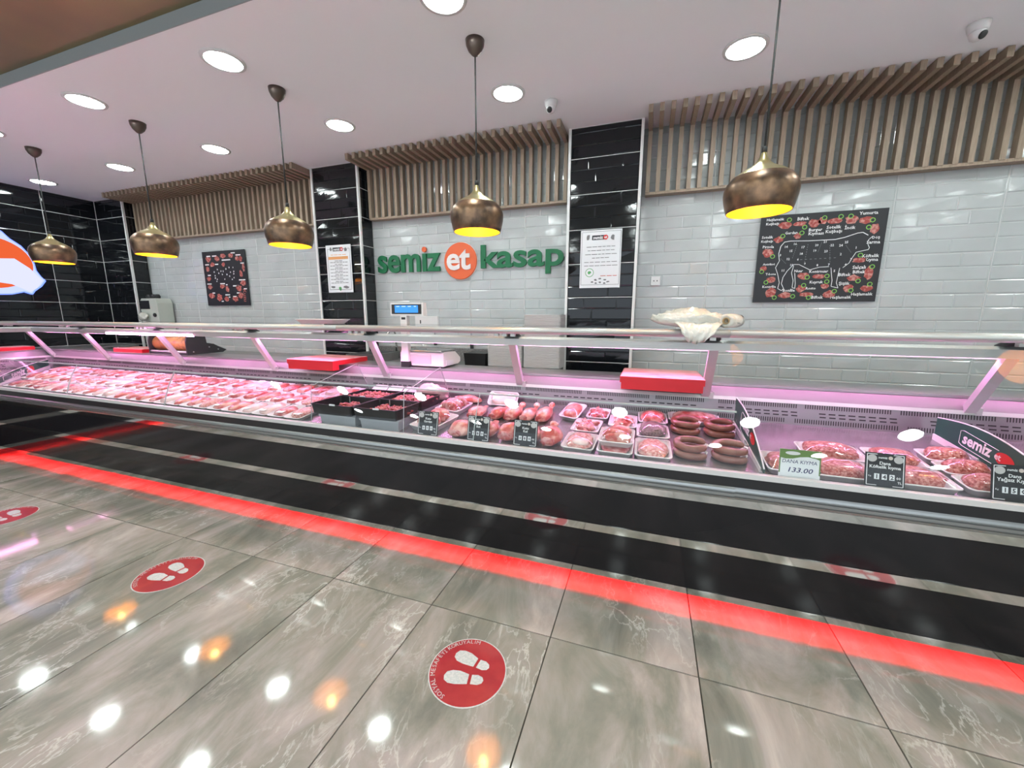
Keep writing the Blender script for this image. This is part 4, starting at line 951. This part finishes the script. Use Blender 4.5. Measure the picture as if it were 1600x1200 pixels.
def sausage(px, py, dz, rz, mat, seed, label, a=.0690, b=.058, r=.0178):
    p = Vector((px, py, deck_z(py)+dz+.0015))
    t = thing('sausage_ring', label, 'sausage', p, 0); put(t, p, rz, SL)
    pts = []; rs = []; n = 30
    for k in range(n+1):
        q = math.radians(22) + math.radians(316)*k/n
        pts.append((a*math.cos(q), b*math.sin(q), r+.004*noise.noise(Vector((q, seed, 0)))))
        e = min(k, n-k)/n; rs.append(r*min(1, .35+e*9)*(1+.06*noise.noise(Vector((q*2, seed, 4)))))
    MB().tube(pts, rs, 12).build('sausage', mat, t, smooth=True)
    e0, e1 = Vector(pts[0]), Vector(pts[-1])
    MB().tube([e0, (e0+e1)/2+Vector((.008, 0, .004)), e1], .0035, 6).build('string', M_string, t, smooth=True)
    MB().tube([(e0+e1)/2+Vector((.008, 0, .004)), (e0+e1)/2+Vector((-.012, -.006, .004)), (e0+e1)/2+Vector((-.032, -.014, -.004))], .0018, 5).build('string_tail', M_string, t, smooth=True)
sausage(.238, 2.372, .0, .05, M_saus, 1, 'dark brown sausage ring under another, beside the tripe tray')
sausage(.237, 2.376, .0385, -.05, M_saus, 2, 'dark brown sausage ring on top, beside the tripe tray')
sausage(.412, 2.372, .0, .05, M_saus, 3, 'reddish sausage ring under another beside the green divider, at the back')
sausage(.411, 2.376, .0385, .0, M_saus, 4, 'reddish sausage ring on top beside the green divider, at the back')
sausage(.238, 2.065, .0, .0, M_saus2, 5, 'pale brown sausage ring under another at the front, beside the pale mince tray')
sausage(.237, 2.070, .0385, -.05, M_saus2, 6, 'pale brown sausage ring on top at the front, beside the pale mince tray')
sausage(.413, 2.072, .0, .05, M_saus2, 7, 'pale brown sausage ring under another at the front, beside the green divider')
sausage(.412, 2.077, .0385, .05, M_saus2, 8, 'pale brown sausage ring tied with white string on top, beside the green divider')
# mince trays of the tall-glass case
gm = 'mince trays behind the price cards'
meat_tray(.620, 2.045, .155, .20, 0, 'foam tray of minced meat between the green divider and handwritten card', M_mince, 61, heap=.05)
meat_tray(.862, 2.212, .260, .18, 0, 'foam tray of minced meat behind the handwritten price card, back row', M_mince, 62, dz=.0, heap=.06)
meat_tray(.832, 2.028, .250, .17, 0, 'foam tray of minced meat between the handwritten card and black tag', M_mince, 63, heap=.055)
meat_tray(1.105, 2.212, .200, .18, 0, 'foam tray of minced meat partly hidden by the black beef tag, back row', M_mince, 64, heap=.055)
meat_tray(1.090, 2.028, .245, .17, 0, 'foam tray of minced meat along the rim beside the black beef tag', M_mince, 65, heap=.055)
meat_tray(1.325, 2.282, .185, .126, 0, 'rearmost of three mince trays packed beside the green divider', M_mince, 66, heap=.06)
meat_tray(1.325, 2.153, .185, .126, 0, 'middle one of three mince trays packed beside the green divider', M_mince, 67, heap=.06)
meat_tray(1.325, 2.020, .185, .130, 0, 'foremost of three packed mince trays, behind the lean beef tag', M_mince, 68, heap=.06)
p = Vector((1.98, 2.45, deck_z(2.45))); t = thing('meat_tray', 'foam tray of dark red meat beyond the second green divider', 'meat tray', p); put(t, p)
tray_mb(.24, .18, .03).build('tray', M_foam, t, smooth=True); lump(.10, .075, .055, 71, .16, 1.8, 3).build('meat', M_meat, t, loc=(0, 0, .006), smooth=True)
# meat on the deck round the corner
def legdeck(x, y): return Vector((x, y, DECK0 + DECKS*((YFP-(x-XM))-1.9)))
def on_leg(o, x, y, rz):
    o.location = legdeck(x, y)+Vector((0, 0, .001)); o.rotation_euler = (Matrix.Rotation(SL, 4, 'Y') @ Matrix.Rotation(rz, 4, 'Z')).to_euler(); return o
for k in range(5):
    o = MB().tube([(-.14, 0, .021), (-.07, .010, .0225), (.05, .008, .0225), (.14, -.010, .021)], [.008, .0205, .0205, .008], 10).build('sausage', M_saus2, None, smooth=True)
    f = .025*(k % 2); on_leg(o, -6.265-.0325*k-.73*f, 1.965-.035*k+.68*f, 2.39); tag(o, 'straight brown sausage on the deck round the corner', 'sausage', 'straight sausages round the corner')
for k, (x, y, lab) in enumerate(((-6.66, 2.13, 'pink piece of meat beyond the corner divider, beside the vented panel'), (-6.535, 2.285, 'pink piece of meat lying just behind the corner divider'))):
    o = lump(.075, .05, .06, 81+k, .25, 1.8, 3).build('meat_piece', M_pale, None, smooth=True); on_leg(o, x, y, 2.39); tag(o, lab, 'meat')

# ------------------------------------------------------------------ price tags on the rim
def tag_card(q, label, lines, price, small='00', y=1.925):
    """q: TL, TR, BL pixels; black card with white frame"""
    TL = at_y(*q[0], y); TR = at_y(*q[1], y); BL = at_y(*q[2], y)
    w = .132; h = .138; c = (TL+TR)/2; base = Vector((c.x, y+.004, max(.700, c.z-h)))
    base = Vector(((TL.x+TR.x)/2*.5+(BL.x*2+(TR.x-TL.x))/2*.5, 1.918, .716))
    t = thing('price_tag', label, 'price tag', base); tl = math.radians(12)
    u = Vector((1, 0, 0)); v = Vector((0, math.sin(tl), math.cos(tl))); n = u.cross(v)
    o = Vector((0, 0, .004))
    def P(x, z, l=0): return o + u*x + v*z + n*l
    MB().hexa([P(-w/2, 0, -.003), P(w/2, 0, -.003), P(w/2, 0, 0), P(-w/2, 0, 0)], [P(-w/2, h, -.003), P(w/2, h, -.003), P(w/2, h, 0), P(-w/2, h, 0)]).build('card', M_postb, t)
    mb = MB(); k = .0012
    def seg(a, b, wd):
        A = P(*a, k); B = P(*b, k); d = (B-A).normalized(); s = d.cross(n).normalized()*wd/2; mb.add([A-s, B-s, B+s, A+s], [(0, 1, 2, 3)])
    m = .006
    for a, b in (((-w/2+m, m), (-w/2+m, h-m)), ((w/2-m, m), (w/2-m, h-m)), ((-w/2+m, h-m), (-w*.2, h-m)), ((w*.2, h-m), (w/2-m, h-m)), ((-w/2+m, m), (-w*.2, m)), ((w*.2, m), (w/2-m, m))): seg(a, b, .0026)
    mb.build('frame_line', M_whiteink, t)
    mb = MB()
    for sx in (-1, 1): mb.add([P(sx*w*.33+.016*math.cos(a), h*.83+.015*math.sin(a), k) for a in [2*math.pi*i/14 for i in range(14)]], [tuple(range(14))])
    mb.build('emblem', pm('pale_print', (.5, .47, .46), .6), t)
    mb = MB(); text_to(mb, 'semiz', P(-.008, h*.865, k), u, v, w=.03, off=.02, res=1)
    for i, s in enumerate(lines): text_to(mb, s, P(0, h*(.70-.125*i), k), u, v, h=.013, off=.02, res=2) if len(s) < 9 else text_to(mb, s, P(0, h*(.70-.125*i), k), u, v, w=w*.78, off=.02, res=2)
    text_to(mb, 'Kg.', P(-w*.37, h*.30, k), u, v, h=.008, off=0, res=1); text_to(mb, small, P(w*.34, h*.29, k), u, v, h=.011, off=.01, res=1)
    text_to(mb, 'TL', P(w*.37, h*.16, k), u, v, h=.009, off=.01, res=1)
    mb.build('lettering', M_whiteink, t)
    mb = MB(); nb = MB()
    for i, chh in enumerate(price):
        cx = -w*.20 + i*w*.19; a = [P(cx-.0085, h*.30-.0115, k), P(cx+.0085, h*.30-.0115, k), P(cx+.0085, h*.30+.0115, k), P(cx-.0085, h*.30+.0115, k)]
        mb.add(a, [(0, 1, 2, 3)]); text_to(nb, chh, P(cx, h*.30, k*1.7), u, v, h=.017, off=.03, res=1)
    mb.build('digit_windows', M_paper, t); nb.build('digits', M_ink, t)
    mb = MB().add([P(w*.13+.0075*math.cos(a), h*.865+.0075*math.sin(a), k) for a in [2*math.pi*i/14 for i in range(14)]], [tuple(range(14))]); mb.build('logo_disc', pm('pale_logo', (.6, .5, .45), .6), t)
    MB().hexa([P(-.02, -.012, -.008), P(.02, -.012, -.008), P(.02, -.012, .004), P(-.02, -.012, .004)], [P(-.018, .012, -.006), P(.018, .012, -.006), P(.018, .012, -.003), P(-.018, .012, -.003)]).build('holder', M_blackpl, t)
    return t
tag_card([(656, 643), (686, 646), (650, 675)], 'black price tag for lamb neck, beside the acrylic divider', ['Kuzu', 'Gerdan'], '000')
tag_card([(733, 649), (766, 652), (728, 685)], 'black price tag for lamb leg, at the glass seam', ['Kuzu', 'But'], '080')
tag_card([(804, 659), (840, 661), (801, 697)], 'black price tag for lamb shoulder, beside the small meat trays', ['Kuzu', 'Kol'], '080')
tag_card([(1350, 708), (1413, 714), (1356, 758)], 'black price tag for beef mince reading 142', ['Dana', 'Köftelik kıyma'], '142')
tag_card([(1553, 729), (1616, 735), (1560, 782)], 'black price tag for lean beef mince, before the three packed mince trays', ['Dana', 'Yağsız Kıyma'], '150')
# handwritten card
p = at_y(1247, 752, 1.915); t = thing('price_card', 'white handwritten price card with a green top reading DANA KIYMA 133.00', 'price card', (.650, 1.915, .716))
w, h = .152, .124; tl = math.radians(8); u = Vector((1, 0, 0)); v = Vector((0, math.sin(tl), math.cos(tl))); n = u.cross(v); k = .001
def P(x, z, l=0): return u*x + v*z + n*l
MB().hexa([P(-w/2, 0, -.0015), P(w/2, 0, -.0015), P(w/2, 0, 0), P(-w/2, 0, 0)], [P(-w/2, h, -.0015), P(w/2, h, -.0015), P(w/2, h, 0), P(-w/2, h, 0)]).build('card', M_paper, t)
mb = MB(); cur = [(-w/2, h*.70), (-w*.35, h*.66), (-w*.18, h*.68), (0, h*.75), (w*.2, h*.78), (w*.38, h*.74), (w/2, h*.68)]
mb.add([P(x, z, k) for x, z in cur] + [P(w/2, h, k), P(-w/2, h, k)], [tuple(range(9))])
MATG = pm('card_green', (.13, .22, .06), .5); mb.build('green_header', MATG, t)
mb = MB()
for a, b in ((-w/2, -w/2+.005), (w/2-.005, w/2)): mb.add([P(a, 0.02, k), P(b, .02, k), P(b, h*.7, k), P(a, h*.7, k)], [(0, 1, 2, 3)])
mb.build('side_line', MATG, t)
mb = MB().add([P(-w*.18+.028*math.cos(a), h*.87+.008*math.sin(a), k*1.6) for a in [2*math.pi*i/16 for i in range(16)]], [tuple(range(16))]); mb.build('header_patch', M_foam, t)
mb = MB(); text_to(mb, 'DANA KIYMA', P(0, h*.58, k), u, v+u*.12, w=w*.84, h=.015, off=0); text_to(mb, '133.00', P(.006, h*.29, k), u, v+u*.25, w=w*.58, h=.021, off=.012)
mb.build('handwriting', pm('blue_ink', (.015, .015, .10), .6), t)

# ------------------------------------------------------------------ floor stickers
def sticker(x, y, rz, label):
    t = thing('floor_sticker', label, 'floor sticker', (x, y, .0004), rz)
    R = .156; z = .0006
    MB().lathe([(R, 0), (R, .0008)], 64).build('border', M_stickw, t)
    MB().lathe([(R-.0045, 0), (R-.0045, .0012)], 64).build('disc', M_stick, t)
    def foot(cx, cy, a):
        def tr(px, py): return (cx+px*math.cos(a)-py*math.sin(a), cy+px*math.sin(a)+py*math.cos(a))
        so = [tr(*p) for p in [(.018, -.022), (.018, .020), (-.02, .031), (-.05, .031), (-.072, .022), (-.080, .004), (-.076, -.014), (-.058, -.026), (-.03, -.028), (0, -.025)]]
        he = [tr(*p) for p in [(.030, -.021), (.030, .019), (.055, .021), (.073, .013), (.079, 0), (.074, -.013), (.058, -.021)]]
        for nm, q in (('sole', so), ('heel', he)):
            MB().prism(q[::-1] if False else q, lambda x_, y_: (x_, y_, .0009), lambda x_, y_: (x_, y_, .0016)).build(nm, M_stickw, t)
    foot(-.005, -.038, math.radians(4)); foot(.005, .045, math.radians(-14))
    s = 'SOSYAL MESAFEYİ KORUYALIM'; mb = MB(); a0, a1 = 248, 83; rr = R-.0175
    wid = [.55 if c in 'İI' else (1.25 if c == 'M' else (.6 if c == ' ' else 1.0)) for c in s]; tot = sum(wid); acc = 0
    for c, ww in zip(s, wid):
        a = math.radians(a0 + (a1-a0)*(acc+ww/2)/tot); acc += ww
        if c == ' ': continue
        up = Vector((math.cos(a), math.sin(a), 0)); uu = Vector((math.sin(a), -math.cos(a), 0))
        text_to(mb, c, Vector((0, 0, .0016)) + up*rr, uu, up, h=.0175 if c != 'İ' else .021, off=.0, res=2)
    mb.build('lettering', M_stickw, t)
sticker(-.607, 1.225, math.radians(8), 'round red footprint sticker on the floor before the black-tagged lamb')
sticker(-2.419, 1.231, math.radians(6), 'round red footprint sticker on the floor before the rows of wrapped trays')
sticker(-4.214, 1.26, math.radians(6), 'round red footprint sticker on the floor near the inner corner of the cases')
sticker(1.19, 1.225, math.radians(8), 'round red footprint sticker on the floor before the tall-glass case')
